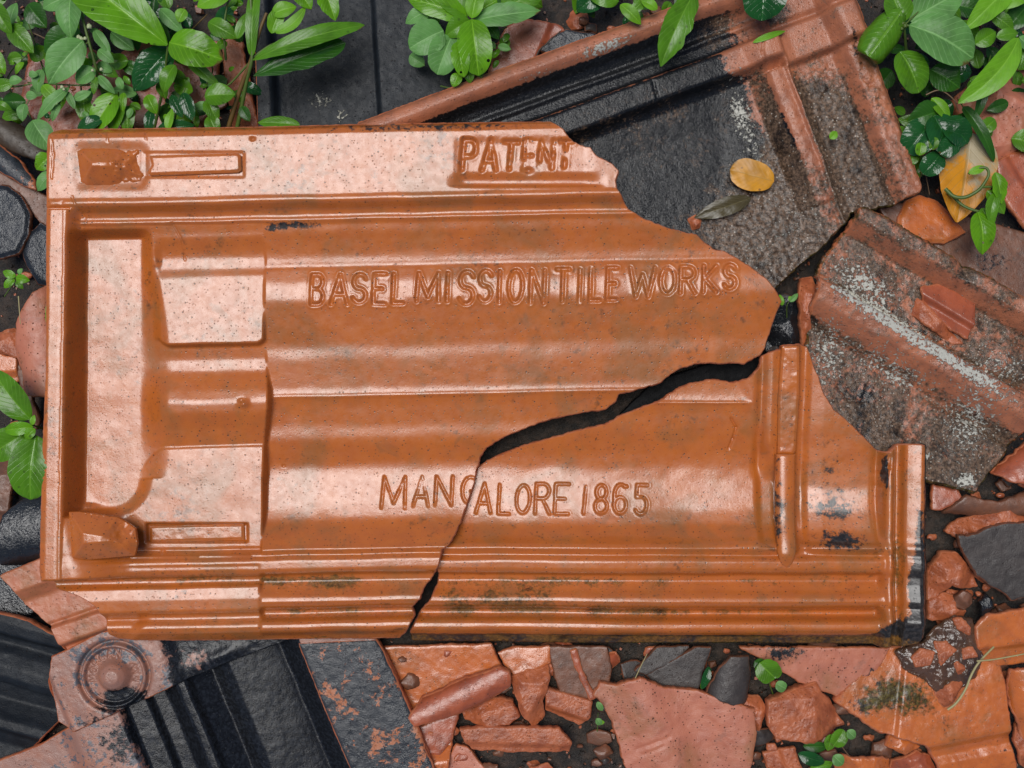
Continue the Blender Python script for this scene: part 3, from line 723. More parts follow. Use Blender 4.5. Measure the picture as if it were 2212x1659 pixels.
def mo_m1(X, Y):
    a, b = ab(X, Y)
    clean = 1 - (sm(1488, 1496, a) * (1 - sm(1530, 1538, a)) * .42 + sm(1645, 1650, a) * .45)
    return clean * np.clip(.26 * sm(660, 668, b) + .62 * sm(1530, 1536, a) * sm(740, 900, b) + .6 * sm(716, 722, b) * (1 - sm(1470, 1484, a)) * sm(1440, 1490, a + .45 * (b - 830)) + .62 * sm(576, 588, b) * (1 - sm(640, 662, b)) * sm(1330, 1460, a) * (1 - sm(1560, 1640, a)) + .40 * sm(700, 740, b) * sm(1450, 1460, a) * (1 - sm(1484, 1492, a)) + .35 * gauss(X, Y, 1450, 250, 70, 20, -20) + .75 * gauss(X, Y, 1780, 400, 120, 90) + .9 * gauss(X, Y, 1690, 520, 150, 110) + .5 * gauss(X, Y, 1760, 230, 40, 120, -20), 0, 1)
m1 = slab('tile_fragment', [(780, 274), (800, 268), (1000, 192), (1235, 103), (1452, 20), (1592, -33), (1832, -22), (1848, 32, 3), (1870, 90, 3), (1914, 205, 2), (1960, 325, 2), (1984, 408, 4), (1978, 418, 6), (1930, 440, 6), (1880, 450, 6), (1842, 457, 6), (1815, 492, 6), (1762, 545, 6), (1700, 600, 4), (1688, 612), (1640, 650), (1500, 690), (1200, 560), (900, 400), (790, 320)],
    h_m1, -54, [M['mossy'], M['broken']], step=3.2, thick=30, seed=61, attrs={'stain': st_m1, 'lichen': li_m1, 'moss': mo_m1}, seg=4, wall=2.5, rough_wall=6)
tag(m1, 'weathered roof tile half blackened by soot, lying slanted behind the stamped piece at upper right', 'roof tile')

# ------------------------------------------------------------------ lichen-crusted fragment on the right
def pq(X, Y): return .866 * X + .5 * Y, -.5 * X + .866 * Y
def h_m2(X, Y):
    p, q = pq(X, Y)
    q = q + wobble(X, Y, 3, 71)
    h = profile([(-570, -20), (-548, -6), (-539, 34), (-510, 32), (-478, -16), (-376, -12), (-371, -24), (-364, 22), (-345, 27), (-320, 20), (-266, -32), (-200, -28), (-60, -14)], 1.8)(q)
    gap = gauss(X, Y, 2076, 574, 22, 30)
    h -= 18 * gap
    h += 12 * sm(2160, 2185, p) * sm(-262, -250, q)
    h += 10 * sm(2240, 2270, p) * sm(-476, -440, q) * (1 - sm(-400, -376, q))
    h += 3.5 * (fbm(X / 12, Y / 12, 73, 4) - .5) + 6 * (fbm(X / 50, Y / 50, 74, 3) - .5)
    h -= 5 * gauss(X, Y, 1955, 930, 8, 14, 15)
    scratch(h, X, Y, [(1815, 830), (1840, 866), (1870, 868), (1884, 830)], 5, 2)
    return h
def li_m2(X, Y):
    p, q = pq(X, Y)
    return 1.0 * np.clip(.46 * gauss(X, Y, 1870, 610, 90, 40, 30) + .56 * gauss(X, Y, 1900, 680, 130, 16, 30) + .52 * gauss(X, Y, 2040, 775, 120, 12, 32) + .40 * gauss(X, Y, 2100, 920, 60, 70) + .36 * gauss(X, Y, 1790, 770, 50, 90) + .62 * gauss(X, Y, 2090, 1040, 26, 18)
        + .36 * gauss(X, Y, 1930, 800, 90, 40, 30) + .55 * gauss(X, Y, 2005, 985, 22, 8, 10) + .36 * gauss(X, Y, 1960, 720, 80, 22, 30) + .3 * gauss(X, Y, 2150, 800, 90, 60) + .2, 0, .75)
def st_m2(X, Y):
    p, q = pq(X, Y)
    return np.clip(.62 * gauss(X, Y, 1850, 860, 90, 100) + .42 * gauss(X, Y, 1900, 610, 120, 60, 30) + .42 * gauss(X, Y, 1930, 940, 80, 60) + .5 * gauss(X, Y, 2010, 720, 130, 14, 31), 0, .8)
def mo_m2(X, Y):
    p, q = pq(X, Y)
    return np.clip(.66 + .25 * gauss(X, Y, 2050, 980, 120, 80) - .45 * sm(-372, -366, q) * (1 - sm(-300, -280, q)) - .3 * sm(-512, -500, q) * (1 - sm(-484, -478, q)), 0, 1)
m2 = slab('tile_fragment', [(1849, 455, 3), (1873, 455, 3), (1960, 507, 3), (2060, 565, 4), (2075, 580, 3), (2094, 580, 3), (2212, 650, 3), (2270, 690), (2270, 880, 3), (2212, 926, 4), (2160, 1000, 4), (2122, 1046, 4), (2108, 1062, 3), (2026, 1042, 4), (1960, 1030), (1880, 990), (1820, 920), (1770, 850), (1752, 790, 3), (1756, 663, 4), (1770, 601, 4), (1784, 561, 4), (1815, 525, 3), (1846, 474, 3)],
    h_m2, -66, [M['mossy'], M['broken']], step=3.4, thick=34, seed=77, attrs={'stain': st_m2, 'lichen': li_m2, 'moss': mo_m2}, seg=5, wall=4, rough_wall=9)
tag(m2, 'ribbed tile fragment crusted with white lichen, lying at the right of the stamped tile', 'tile fragment')

# ------------------------------------------------------------------ dark roof tiles, bottom left and top
def uu(X, Y): return .927 * X - .375 * Y
def h_j1(X, Y):
    u = uu(X, Y) + wobble(X, Y, 2, 81)
    h = profile([(-640, -6), (-475, -8), (-468, -4), (-440, 16), (-420, 18), (-350, 14), (-334, 12), (-326, -18), (-300, -20), (-280, -22), (-274, -40), (-240, -44), (-208, -6), (-200, 2), (-180, 2), (-172, -20), (-130, -48), (-104, -30), (-84, -24), (-40, -31), (0, -39), (20, -44), (30, -48), (70, -6), (80, 3), (236, 4), (244, -4), (260, -20)], 2)(u)
    return h + 1.0 * (fbm(X / 9, Y / 9, 83, 3) - .5) + 1.8 * (fbm(X / 60, Y / 60, 84, 3) - .5)
def st_j1(X, Y):
    u = uu(X, Y)
    return np.clip(.98 * sm(-332, -318, u) * (1 - sm(78, 84, u)) + .35 * gauss(X, Y, 270, 1600, 70, 70) + .2 * sm(-440, -430, u), 0, 1)
j1 = slab('corrugated_tile', [(86, 1612), (154, 1570), (403, 1450), (592, 1376), (640, 1372), (812, 1380), (822, 1396, 3), (848, 1450, 3), (892, 1550, 3), (936, 1660, 3), (960, 1720), (-60, 1720), (-40, 1660), (40, 1630)],
    h_j1, -108, [M['greyclay'], M['broken']], step=3.6, thick=30, seed=85, attrs={'stain': st_j1}, seg=5)
tag(j1, 'fluted roof tile stained sooty black, lying at the bottom left edge under the stamped piece', 'roof tile')
strip = [(706, 1536), (647, 1390), (812, 1382), (822, 1396, 3), (848, 1450, 3), (892, 1550, 3), (936, 1660, 3), (958, 1716), (783, 1716)]
slab('raised_band', strip, lambda X, Y: 7 + 2.5 * (fbm(X / 8, Y / 8, 88, 3) - .5) + 3 * (fbm(X / 50, Y / 50, 89, 2) - .5), -108, [M['speckled'], M['broken']], step=3.6, thick=14, parent=j1, seed=86, rnd=2)

SC = (246, 1460)
def h_j2(X, Y):
    r = np.hypot(X - SC[0], (Y - SC[1]) * 1.02)
    h = profile([(0, 22), (14, 21), (26, 12), (37, -6), (57, -7), (60, -10), (63, 2), (68, 5), (72, -7), (76, -12), (80, 0), (86, 2), (120, 0), (900, 0)], 1.2)(r)
    e = (X - 102) * .92 - (Y - 1461) * .39
    h = h - 10 * (1 - sm(-6, 8, e))
    d = (X - 340) * .94 - (Y - 1400) * .30
    h = h - 16 * sm(0, 46, d)
    h += 8 * gauss(X, Y, 470, 1420, 60, 16, -24)
    # worn letters round the boss
    word = 'MORGAN'
    for i, ch in enumerate(word):
        ang = math.radians(172 + i * 21)
        cx, cy = SC[0] + 47 * math.cos(ang), SC[1] + 47 * math.sin(ang)
        m = (np.abs(X - cx) < 14) & (np.abs(Y - cy) < 14)
        if not m.any(): continue
        rx, ry = X[m] - cx, Y[m] - cy
        ur, ut = np.array([math.cos(ang), math.sin(ang)]), np.array([-math.sin(ang), math.cos(ang)])
        lx = rx * ut[0] + ry * ut[1]; ly = -(rx * ur[0] + ry * ur[1])
        hh = np.zeros(m.sum()); hh = engrave(hh, lx, ly, [(ch, -5.5, -8, 5.5, 8)], 5.0, 1.9, .5)
        h[m] += hh
    for k, ang in enumerate((-25, -10, 8)):
        a = math.radians(ang); cx, cy = SC[0] + 45 * math.cos(a), SC[1] + 45 * math.sin(a)
        scratch(h, X, Y, [(cx - 7, cy - 4), (cx + 5, cy - 2), (cx - 4, cy + 4), (cx + 8, cy + 6)], 4, 1.6)
    return h + 1.5 * (fbm(X / 10, Y / 10, 91, 3) - .5) + 3 * (fbm(X / 50, Y / 50, 92, 3) - .5)
def st_j2(X, Y):
    d = (X - 330) * .94 - (Y - 1400) * .30
    return np.clip(.9 * sm(-10, 40, d) + .5 * gauss(X, Y, 210, 1560, 100, 40, -24)+ .7 * gauss(X, Y, 262, 1505, 60, 26) + .4 * gauss(X, Y, 120, 1480, 24, 60) - .45 * gauss(X, Y, 420, 1430, 50, 30), 0, 1)
j2 = slab('stamped_tile', [(112, 1420), (140, 1408), (221, 1366), (420, 1352), (640, 1352), (640, 1374), (594, 1394, 2), (500, 1428, 1), (403, 1467, 1), (280, 1524, 1), (154, 1582, 1), (124, 1560, 2), (106, 1470, 2)],
    h_j2, -84, [M['greyclay'], M['broken']], step=2.0, thick=18, seed=93, attrs={'stain': st_j2}, seg=3)
tag(j2, 'greyish red tile end with a round letter-ringed stamp, just below the lower left corner', 'roof tile')

def h_j3(X, Y):
    v = Y - .27 * X + wobble(X, Y, 3, 95)
    return profile([(1290, -16), (1318, 2), (1340, 8), (1366, 4), (1376, -18), (1392, -22), (1408, -6), (1434, 6), (1458, 6), (1476, -4), (1484, -40), (1520, -48), (1545, -30), (1560, -16), (1580, -14), (1594, -34), (1620, -44), (1670, -40)], 2)(v) + 3.5 * (fbm(X / 9, Y / 9, 96, 3) - .5) * .4
j3 = slab('corrugated_tile', [(-60, 1318), (0, 1326, 2), (62, 1342, 3), (120, 1372, 3), (142, 1406, 2), (116, 1424), (106, 1470), (124, 1556), (100, 1580, 3), (60, 1620, 4), (10, 1655, 4), (-60, 1690)], h_j3, -100, [M['darkflat'], M['broken']], step=3.6, thick=30, seed=97,
    attrs={'stain': lambda X, Y: .0 * X}, seg=5)
tag(j3, 'dark grey ridged tile end poking in at the left edge beside the round stamp', 'roof tile')

def h_k(X, Y):
    q = .33 * X + .94 * Y + wobble(X, Y, 1, 98)
    return profile([(1130, 12), (1213, 13), (1217, 9), (1238, -8), (1244, -9), (1300, -7), (1304, -12), (1309, -10), (1312, 6), (1350, 7), (1354, 2), (1360, -20), (1400, -22)], 1.4)(q) + 2 * (fbm(X / 10, Y / 10, 99, 3) - .5)
k_ = slab('stepped_tile_piece', [(6, 1243, 1), (93, 1206, 1), (150, 1180), (270, 1260), (300, 1370), (222, 1378), (141, 1412, 2), (126, 1386, 2), (112, 1358, 2), (82, 1330, 3), (51, 1307, 3), (38, 1276, 3)], h_k, -70, [M['salmon'], M['broken']], step=2.6, thick=24, seed=100, seg=4)
tag(k_, 'stepped salmon tile piece sticking out from under the lower left corner', 'tile fragment')

def h_t1(X, Y):
    x = X - .06 * (Y - 130)
    return profile([(500, 2), (578, 3), (584, 0), (592, -26), (612, -30), (640, -24), (720, -20), (800, -22), (808, -24), (814, 2), (820, 4), (1000, 0)], 1.8)(x) + 2.5 * (fbm(X / 11, Y / 11, 101, 3) - .5)
t1 = slab('corrugated_tile', [(548, -40), (990, -40), (986, 190), (960, 215), (840, 300), (560, 320)], h_t1, -98, [M['darkflat'], M['broken']], step=4, thick=26, seed=102,
    attrs={'lichen': lambda X, Y: .56 * gauss(X, Y, 690, 212, 34, 24) + .55 * gauss(X, Y, 735, 245, 26, 14, -40) + .55 * gauss(X, Y, 565, 248, 10, 8)})
tag(t1, 'black grooved roof tile behind the top edge, with a pale crusty patch', 'roof tile')

# ------------------------------------------------------------------ rubble
def relief(kind, seed, poly):
    P = np.array([p[:2] for p in poly], float); c = P.mean(0)
    if kind == 'flat':
        return lambda X, Y: 3 * (fbm(X / 40, Y / 40, seed, 3) - .5) + 1.4 * (fbm(X / 9, Y / 9, seed + 1, 2) - .5)
    if kind == 'rough':
        rr = random.Random(seed); R_ = max(20, np.abs(P - c).max())
        planes = [(0, 0, 2)] + [(.75 * math.cos(a_), .75 * math.sin(a_), R_ * rr.uniform(.12, .42)) for a_ in [rr.uniform(0, 6.28) for _ in range(6)]]
        def f(X, Y):
            h = np.full(X.shape, 1e9)
            wx_ = 6 * (fbm(X / 14, Y / 14, seed + 5, 4, .65) - .5); wy_ = 6 * (fbm(X / 22, Y / 22, seed + 6, 3) - .5)
            for nx, ny, o in planes:
                h = np.minimum(h, o - nx * (X + wx_ - c[0]) - ny * (Y + wy_ - c[1]))
            return np.maximum(h, -.4 * R_) + 5 * (fbm(X / 12, Y / 12, seed + 2, 4, .65) - .5)
        return f
    if kind.startswith('roll'):
        ang = math.radians(float(kind[4:])); n = (-math.sin(ang), math.cos(ang))
        d = (P[:, 0] - c[0]) * n[0] + (P[:, 1] - c[1]) * n[1]; m0 = (d.max() + d.min()) / 2; R = (d.max() - d.min()) / 2 * 1.03
        return lambda X, Y: .75 * R * np.sqrt(np.clip(1 - ((((X - c[0]) * n[0] + (Y - c[1]) * n[1]) - m0) / R) ** 2, 0, 1)) + 2 * (fbm(X / 9, Y / 9, seed, 3) - .5)
    if kind.startswith('wave'):
        ang, amp = [float(v) for v in kind[4:].split(',')]
        a = math.radians(ang); n = (-math.sin(a), math.cos(a))
        def f(X, Y):
            h = amp * np.sin(((X - c[0]) * n[0] + (Y - c[1]) * n[1] + 6 * (fbm(X / 60, Y / 60, seed, 2) - .5)) / 26.0) + 3 * (fbm(X / 30, Y / 30, seed + 1, 3) - .5) + 1.2 * (fbm(X / 7, Y / 7, seed + 2, 2) - .5)
            for sx_, sy_ in ((1376, 1620), (1388, 1632), (1400, 1612)): scratch(h, X, Y, [(sx_, sy_), (sx_ + 46, sy_ - 22)], 3, 2)
            return h
        return f
    if kind.startswith('step'):
        ang, off, drop = [float(v) for v in kind[4:].split(',')]
        a = math.radians(ang); n = (-math.sin(a), math.cos(a))
        return lambda X, Y: -drop * sm(off - 4, off + 10, (X - c[0]) * n[0] + (Y - c[1]) * n[1]) + 2.5 * (fbm(X / 30, Y / 30, seed, 3) - .5)
def shard(poly, z, mat, label, kind='flat', tx=0.0, ty=0.0, jit=3.0, thick=20, name='tile_shard', cat='tile shard', rnd=.8, attrs=None, step=3.4, wallmat='broken', seed=None, group=None):
    if wallmat == 'broken' and mat in ('slate', 'dark', 'brown'): wallmat = 'edge'
    sd = seed if seed is not None else rng.randrange(1000)
    P = np.array([p[:2] for p in poly], float); c = P.mean(0); rl = relief(kind, sd, poly)
    if c[1] > 1380 and z > -125 and name == 'tile_shard': z -= 14
    if kind == 'rough': step = min(step, 2.8)
    o = slab(name, poly, lambda X, Y: rl(X, Y) + tx * (X - c[0]) + ty * (Y - c[1]), z, [M[mat], M[wallmat]], step=step, thick=thick, jit=jit, seed=sd, rnd=rnd, attrs=attrs, wall=1.5, rough_wall=5, seg=4)
    return tag(o, label, cat, group)

# bottom strip
shard([(812, 1400), (1060, 1392), (1086, 1444), (990, 1500), (890, 1560), (850, 1470)], -120, 'orange', 'wet orange slab under the lower edge, behind the thick rounded roll of clay', 'flat', .02, -.05, attrs={'stain': lambda X, Y: .4 * gauss(X, Y, 860, 1420, 60, 30)})
shard([(884, 1546), (913, 1508), (1000, 1466), (1082, 1437), (1100, 1447), (1102, 1478), (1040, 1520), (960, 1546), (897, 1564)], -104, 'red', 'rounded roll-shaped red clay bar broken at both ends, below the big tile', 'roll-27', jit=2, thick=30, rnd=1)
shard([(1076, 1410), (1110, 1400), (1188, 1398), (1188, 1432), (1137, 1456), (1117, 1466), (1094, 1440)], -112, 'orange', 'orange triangular shard just under the lower edge, above the rough upright chunk', 'flat', .03, .06)
shard([(1186, 1398), (1312, 1398), (1320, 1440), (1316, 1474), (1274, 1510), (1210, 1494), (1196, 1450)], -126, 'brown', 'dull brown flat shard under the lower edge, behind a thin red sliver', 'flat', .02, -.04)
shard([(1234, 1406), (1244, 1404), (1254, 1440), (1274, 1486), (1286, 1508), (1276, 1512), (1258, 1474), (1242, 1436)], -104, 'red', 'thin curved red sliver of clay standing against the brown flat shard', 'flat', jit=2, thick=14, cat='clay sliver')
shard([(1104, 1468), (1150, 1448), (1186, 1432), (1186, 1468), (1172, 1522), (1176, 1554), (1153, 1572), (1133, 1554), (1120, 1520)], -92, 'rough', 'rough upright chunk of broken red clay, tapering to its lower end', 'rough', jit=4, thick=40, cat='clay chunk')
shard([(1180, 1488), (1230, 1502), (1278, 1518), (1276, 1552), (1252, 1568), (1180, 1536)], -108, 'rough', 'blunt red clay chunk between the rough upright one and the big pink shard', 'step20,16,14', jit=3, thick=40, cat='clay chunk')
shard([(996, 1542), (1060, 1512), (1108, 1517), (1121, 1548), (1100, 1566), (1044, 1572), (1004, 1560)], -106, 'rough', 'flaky red clay lump lying just above the long flat bar', 'rough', jit=4, thick=40, cat='clay chunk')
shard([(994, 1576), (1080, 1573), (1207, 1575), (1233, 1606), (1229, 1625), (1100, 1626), (1020, 1621), (1004, 1600)], -100, 'rough', 'long low bar of broken red clay with a blunt right end', 'step2,8,8', jit=3, thick=30, cat='clay chunk')
shard([(896, 1574), (990, 1540), (974, 1600), (950, 1632), (924, 1630), (910, 1604)], -116, 'red', 'flat red shard beside the flaking black tile, left of the long bar', 'flat', -.05, .05)
shard([(922, 1634), (975, 1606), (968, 1660), (955, 1690), (940, 1690)], -108, 'orange', 'small orange shard touching the black tile edge at the bottom of the pile', 'rough', jit=3)
shard([(960, 1660), (985, 1612), (1010, 1616), (1046, 1660), (1060, 1700), (960, 1700)], -124, 'pink', 'pale glossy shard cut by the bottom edge below the long flat bar', 'flat', .1, 0)
shard([(1284, 1502), (1298, 1476), (1330, 1482), (1382, 1464), (1440, 1490), (1504, 1493), (1570, 1512), (1630, 1534), (1634, 1582), (1624, 1628), (1618, 1700), (1366, 1700), (1334, 1590), (1308, 1530)], -84, 'pink',
    'largest matt pink shard at the bottom, dotted with small dark pits', 'wave68,7', .0, .0, jit=4, thick=30, attrs={'stain': lambda X, Y: .36 * gauss(X, Y, 1620, 1560, 14, 50) + .25 * gauss(X, Y, 1320, 1640, 20, 60)})
shard([(1584, 1516), (1614, 1506), (1644, 1508), (1656, 1530), (1636, 1590), (1620, 1560)], -104, 'rough', 'small orange clay chip wedged between the pink shard and its right neighbour', 'rough', jit=3, cat='clay chip')
shard([(1662, 1516), (1710, 1496), (1766, 1480), (1778, 1502), (1800, 1522), (1832, 1573), (1800, 1592), (1760, 1608), (1720, 1602), (1684, 1597), (1660, 1570)], -84, 'rough', 'five-sided orange chunk with a grainy broken face, right of the pink shard', 'rough', jit=4, thick=40, cat='clay chunk', seed=15)
shard([(1598, 1398), (1922, 1400), (1900, 1440), (1866, 1474), (1820, 1508), (1776, 1492), (1728, 1474), (1660, 1432)], -108, 'pink', 'flat salmon shard with a grey stain below the scorched corner', 'flat', .0, -.06, attrs={'stain': lambda X, Y: .62 * gauss(X, Y, 1690, 1410, 60, 26) + .5 * gauss(X, Y, 1880, 1460, 14, 40, 30) + .4 * gauss(X, Y, 1800, 1500, 40, 10)})
shard([(1372, 1450), (1420, 1400), (1490, 1396), (1456, 1428), (1396, 1458)], -116, 'slate', 'narrow grey shard with an orange broken edge under the lower edge', 'flat', .05, .1)
shard([(1395, 1459), (1440, 1438), (1503, 1398), (1537, 1398), (1518, 1450), (1508, 1490), (1467, 1486), (1412, 1479)], -112, 'slate', 'grey wedge-shaped shard touching the top of the pink shard', 'flat', .08, -.05)
shard([(1549, 1441), (1573, 1413), (1612, 1413), (1618, 1460), (1611, 1512), (1579, 1518), (1524, 1494)], -108, 'slate', 'grey shard with a raised rib, between two small green plants', 'roll100', jit=3, rnd=1)
shard([(1652, 1632), (1692, 1620), (1716, 1617), (1734, 1664), (1740, 1700), (1676, 1700)], -112, 'rough', 'grooved wood-brown clay piece at the bottom beside dark green leaves', 'step75,4,10')
shard([(1814, 1664), (1824, 1636), (1856, 1640), (1890, 1637), (1928, 1648), (1934, 1700), (1810, 1700)], -110, 'orange', 'lumpy orange shard at the bottom edge, right of dark green leaves', 'rough', jit=4)
shard([(1916, 1614), (1928, 1592), (1972, 1602), (1992, 1618), (1957, 1632)], -112, 'orange', 'small orange fold of clay under the left tip of the big ribbed slab', 'rough', jit=3)
shard([(1934, 1650), (1984, 1626), (2014, 1640), (2042, 1700), (1930, 1700)], -118, 'red', 'dark red shard at the bottom edge under the big ribbed slab', 'rough', jit=3)
# bottom right
def h_r13(X, Y):
    v = Y + .20 * (X - 2010)
    h = profile([(1380, -8), (1500, 0), (1606, 2), (1614, 0), (1630, -20), (1646, -26), (1664, -18), (1690, -22), (1740, -40)], 2.5)(v)
    h -= 8 * (1 - sm(-6, 4, (X - 1948) + .12 * (Y - 1500)))
    return h + 4 * (fbm(X / 50, Y / 50, 120, 3) - .5) + 1.6 * (fbm(X / 9, Y / 9, 121, 3) - .5)
big = slab('tile_shard', [(1807, 1517, 3), (1860, 1466, 3), (1924, 1404, 2), (2000, 1396), (2100, 1400), (2160, 1440, 2), (2170, 1476, 2), (2181, 1557, 2), (2184, 1590, 2), (2196, 1630, 2), (2215, 1700), (2056, 1700), (2034, 1659, 3), (2010, 1616, 3), (1996, 1608, 3), (1968, 1600, 3), (1904, 1582, 3), (1855, 1551, 3), (1834, 1532, 3)],
    h_r13, -110, [M['orange'], M['broken']], step=3.0, thick=26, seed=122, attrs={'stain': lambda X, Y: .52 * gauss(X, Y, 1868, 1530, 44, 30, 30) + .45 * gauss(X, Y, 1905, 1480, 14, 30) + .35 * gauss(X, Y, 2180, 1640, 12, 40), 'moss': lambda X, Y: .52 * gauss(X, Y, 2000, 1500, 110, 70) + .5 * gauss(X, Y, 1900, 1500, 60, 50)}, seg=4, wall=3, rough_wall=6)
tag(big, 'biggest orange slab at the lower right, with mud and a yellow straw on it', 'tile shard')
def mud(poly, z, label, seed):
    P = np.array(poly, float)
    def hf(X, Y):
        _, _, d = nearest(X, Y, P)
        return 12 * (1 - np.exp(-d / 14)) + 13 * (fbm(X / 14, Y / 14, seed, 4, .6) - .5)
    o = slab('mud_patch', poly, hf, z, [M['mudwet']], step=2.6, thick=12, seed=seed, jit=5, seg=4)
    return tag(o, label, 'mud')
M['mudwet'] = clay('wet_mud', (.10, .048, .026), (.055, .030, .018), rough=.18, bump=1.6, speck=.2, grain=800, coat=.6)
mud([(1936, 1408), (1990, 1392), (2030, 1350), (2062, 1330), (2100, 1338), (2112, 1380), (2122, 1424), (2108, 1462), (2090, 1476), (2056, 1490), (2022, 1494), (2000, 1464), (1950, 1444)], -108, 'shiny wet mud smeared over the biggest orange slab by the scorched corner', 131)
chips = [([(2021, 1388), (2045, 1388), (2067, 1405), (2034, 1438)], 'pointed red chip stuck in the wet mud, nearest the scorched corner'),
         ([(2062, 1339), (2079, 1336), (2098, 1357), (2096, 1372), (2072, 1358)], 'oval pink chip at the top of the wet mud'),
         ([(2023, 1497), (2083, 1464), (2088, 1480), (2064, 1510), (2045, 1532), (2034, 1520)], 'rough red chip lying along the yellow straw on the slab'),
         ([(2080, 1402), (2102, 1400), (2112, 1418), (2082, 1425)], 'small brown-red chip in the mud beside the tip of the straw'),
         ([(2063, 1434), (2077, 1425), (2091, 1454), (2072, 1464)], 'narrow orange chip in the mud above the rough red chip'),
         ([(1972, 1422), (1990, 1404), (2020, 1410), (2010, 1436), (1980, 1440)], 'flat dark red chip half sunk at the left end of the mud')]
for p, lb in chips:
    shard(p, -92, 'rough', lb, 'rough' if 'rough' in lb else 'flat', jit=2, thick=14, step=2.2, name='clay_chip', cat='clay chip')
shard([(2107, 1354), (2132, 1330), (2212, 1316), (2270, 1308), (2270, 1440), (2212, 1434), (2164, 1440), (2120, 1426), (2110, 1390)], -88, 'orange', 'bright orange slab at the right edge, above the crossing yellow straw', 'step-6,14,12', -.05, 0, jit=3)
shard([(2172, 1478), (2176, 1444), (2212, 1438), (2270, 1438), (2270, 1580), (2200, 1590)], -126, 'orange', 'glossy orange piece in the dark slot at the right edge, lower right', 'roll80', jit=3)
shard([(2192, 1600), (2210, 1560), (2270, 1550), (2270, 1690), (2215, 1660)], -92, 'rough', 'rough orange lump cut by the right edge near the bottom corner', 'rough', jit=4, cat='clay chunk')
shard([(2071, 1158), (2092, 1160), (2143, 1137), (2176, 1130), (2270, 1130), (2270, 1285), (2212, 1289), (2188, 1296), (2158, 1274), (2112, 1243), (2078, 1180)], -84, 'slate', 'dark slaty shard with an orange broken rim at the right edge', 'flat', .04, -.06, jit=4)
shard([(2058, 1152), (2082, 1128), (2130, 1108), (2212, 1094), (2270, 1094), (2270, 1150), (2200, 1150), (2100, 1176)], -94, 'rough', 'broken orange clay showing above the dark slaty shard', 'rough', jit=4)
shard([(2018, 1050), (2068, 1058), (2076, 1076), (2034, 1102), (2016, 1100)], -104, 'red', 'small red shard below the white-spotted tip of the lichen fragment', 'flat', .1, .1)
shard([(2036, 1106), (2080, 1070), (2150, 1084), (2212, 1060), (2270, 1060), (2270, 1112), (2150, 1114), (2095, 1112)], -116, 'brown', 'brown smooth shard in shade under the lichen fragment, above the orange rim', 'roll5', jit=3, rnd=1)
shard([(2138, 1020), (2212, 956), (2270, 930), (2270, 1056), (2212, 1046), (2170, 1036)], -100, 'red', 'purplish red shard at the right edge under the lichen fragment', 'roll-40', jit=3, rnd=1)
shard([(2016, 1226), (2043, 1198), (2072, 1198), (2102, 1229), (2121, 1270), (2102, 1274), (2058, 1264), (2034, 1290), (2014, 1300)], -102, 'rough', 'arched red chunk right of the scorched end, left of the slaty shard', 'rough', jit=4, cat='clay chunk', thick=34)
shard([(2014, 1304), (2044, 1284), (2064, 1290), (2066, 1318), (2090, 1322), (2084, 1342), (2030, 1344), (2012, 1340)], -112, 'rough', 'crumbly red lump beside the scorched corner, over the wet mud', 'rough', jit=4, cat='clay chunk', thick=34)
shard([(2066, 1292), (2080, 1278), (2100, 1286), (2104, 1306), (2086, 1318), (2068, 1312)], -106, 'brown', 'brown stone-like lump in the dark hollow below the arched red chunk', 'rough', jit=3, cat='clay chunk')
shard([(2120, 1302), (2134, 1284), (2144, 1300), (2140, 1330), (2124, 1334)], -104, 'darkwet', 'shiny black chip in the hollow below the slaty shard', 'rough', jit=3, name='clay_chip', cat='clay chip', wallmat='darkwet')
# right side
shard([(2078, 205), (2120, 165), (2212, 112), (2270, 100), (2270, 300), (2212, 314), (2166, 346), (2142, 336), (2104, 270)], -96, 'pink', 'grainy pink shard at the right edge behind the long dark grass blade', 'rough', jit=3, thick=34, seed=205)
shard([(2150, 352), (2180, 336), (2212, 324), (2270, 320), (2270, 500), (2212, 492), (2190, 462), (2162, 424)], -100, 'red', 'red shard at the right edge below the grainy pink one', 'step60,-6,-10', jit=3)
shard([(1896, 436), (1950, 440), (2020, 440), (2100, 470), (2212, 500), (2270, 520), (2270, 700), (2212, 680), (2090, 600), (2050, 590), (1960, 540)], -116, 'brown', 'muddy brown slab under the yellow leaf, behind the lichen fragment', 'flat', .0, .05, jit=3, attrs={'lichen': lambda X, Y: .28 * gauss(X, Y, 2130, 560, 100, 50), 'stain': lambda X, Y: .42 * gauss(X, Y, 2150, 560, 90, 50)})
shard([(1942, 522), (1942, 470), (1962, 432), (1990, 421), (2030, 435), (2062, 470), (2086, 502), (2040, 526)], -106, 'orange', 'wet rounded brown-orange piece between yellow leaf and weathered tile', 'flat', 0, .16, jit=2.5, rnd=5)
shard([(1995, 620), (2041, 613), (2109, 655), (2104, 698), (2091, 733), (2050, 706), (2000, 650)], -58, 'red', 'purplish angular flake lying on the lichen fragment', 'step32,6,16', -.12, .30, jit=3, thick=16, rnd=.5)
shard([(1960, 662), (1979, 640), (2000, 650), (2040, 700), (2088, 742), (2062, 740), (2000, 700)], -62, 'rough', 'bright red wedge beside the purplish flake on the lichen fragment', 'rough', .1, .2, jit=3, thick=18, rnd=.5)
shard([(1728, 640), (1738, 600), (1760, 596), (1770, 640), (1760, 742), (1742, 744), (1734, 700)], -84, 'rough', 'narrow red broken edge piece left of the lichen fragment', 'rough', jit=3, thick=34)
shard([(1660, 690), (1690, 640), (1740, 650), (1745, 740), (1700, 752), (1660, 760)], -112, 'darkwet', 'black wet tile piece in the gap right of the pointed end', 'rough', jit=3, wallmat='darkwet')
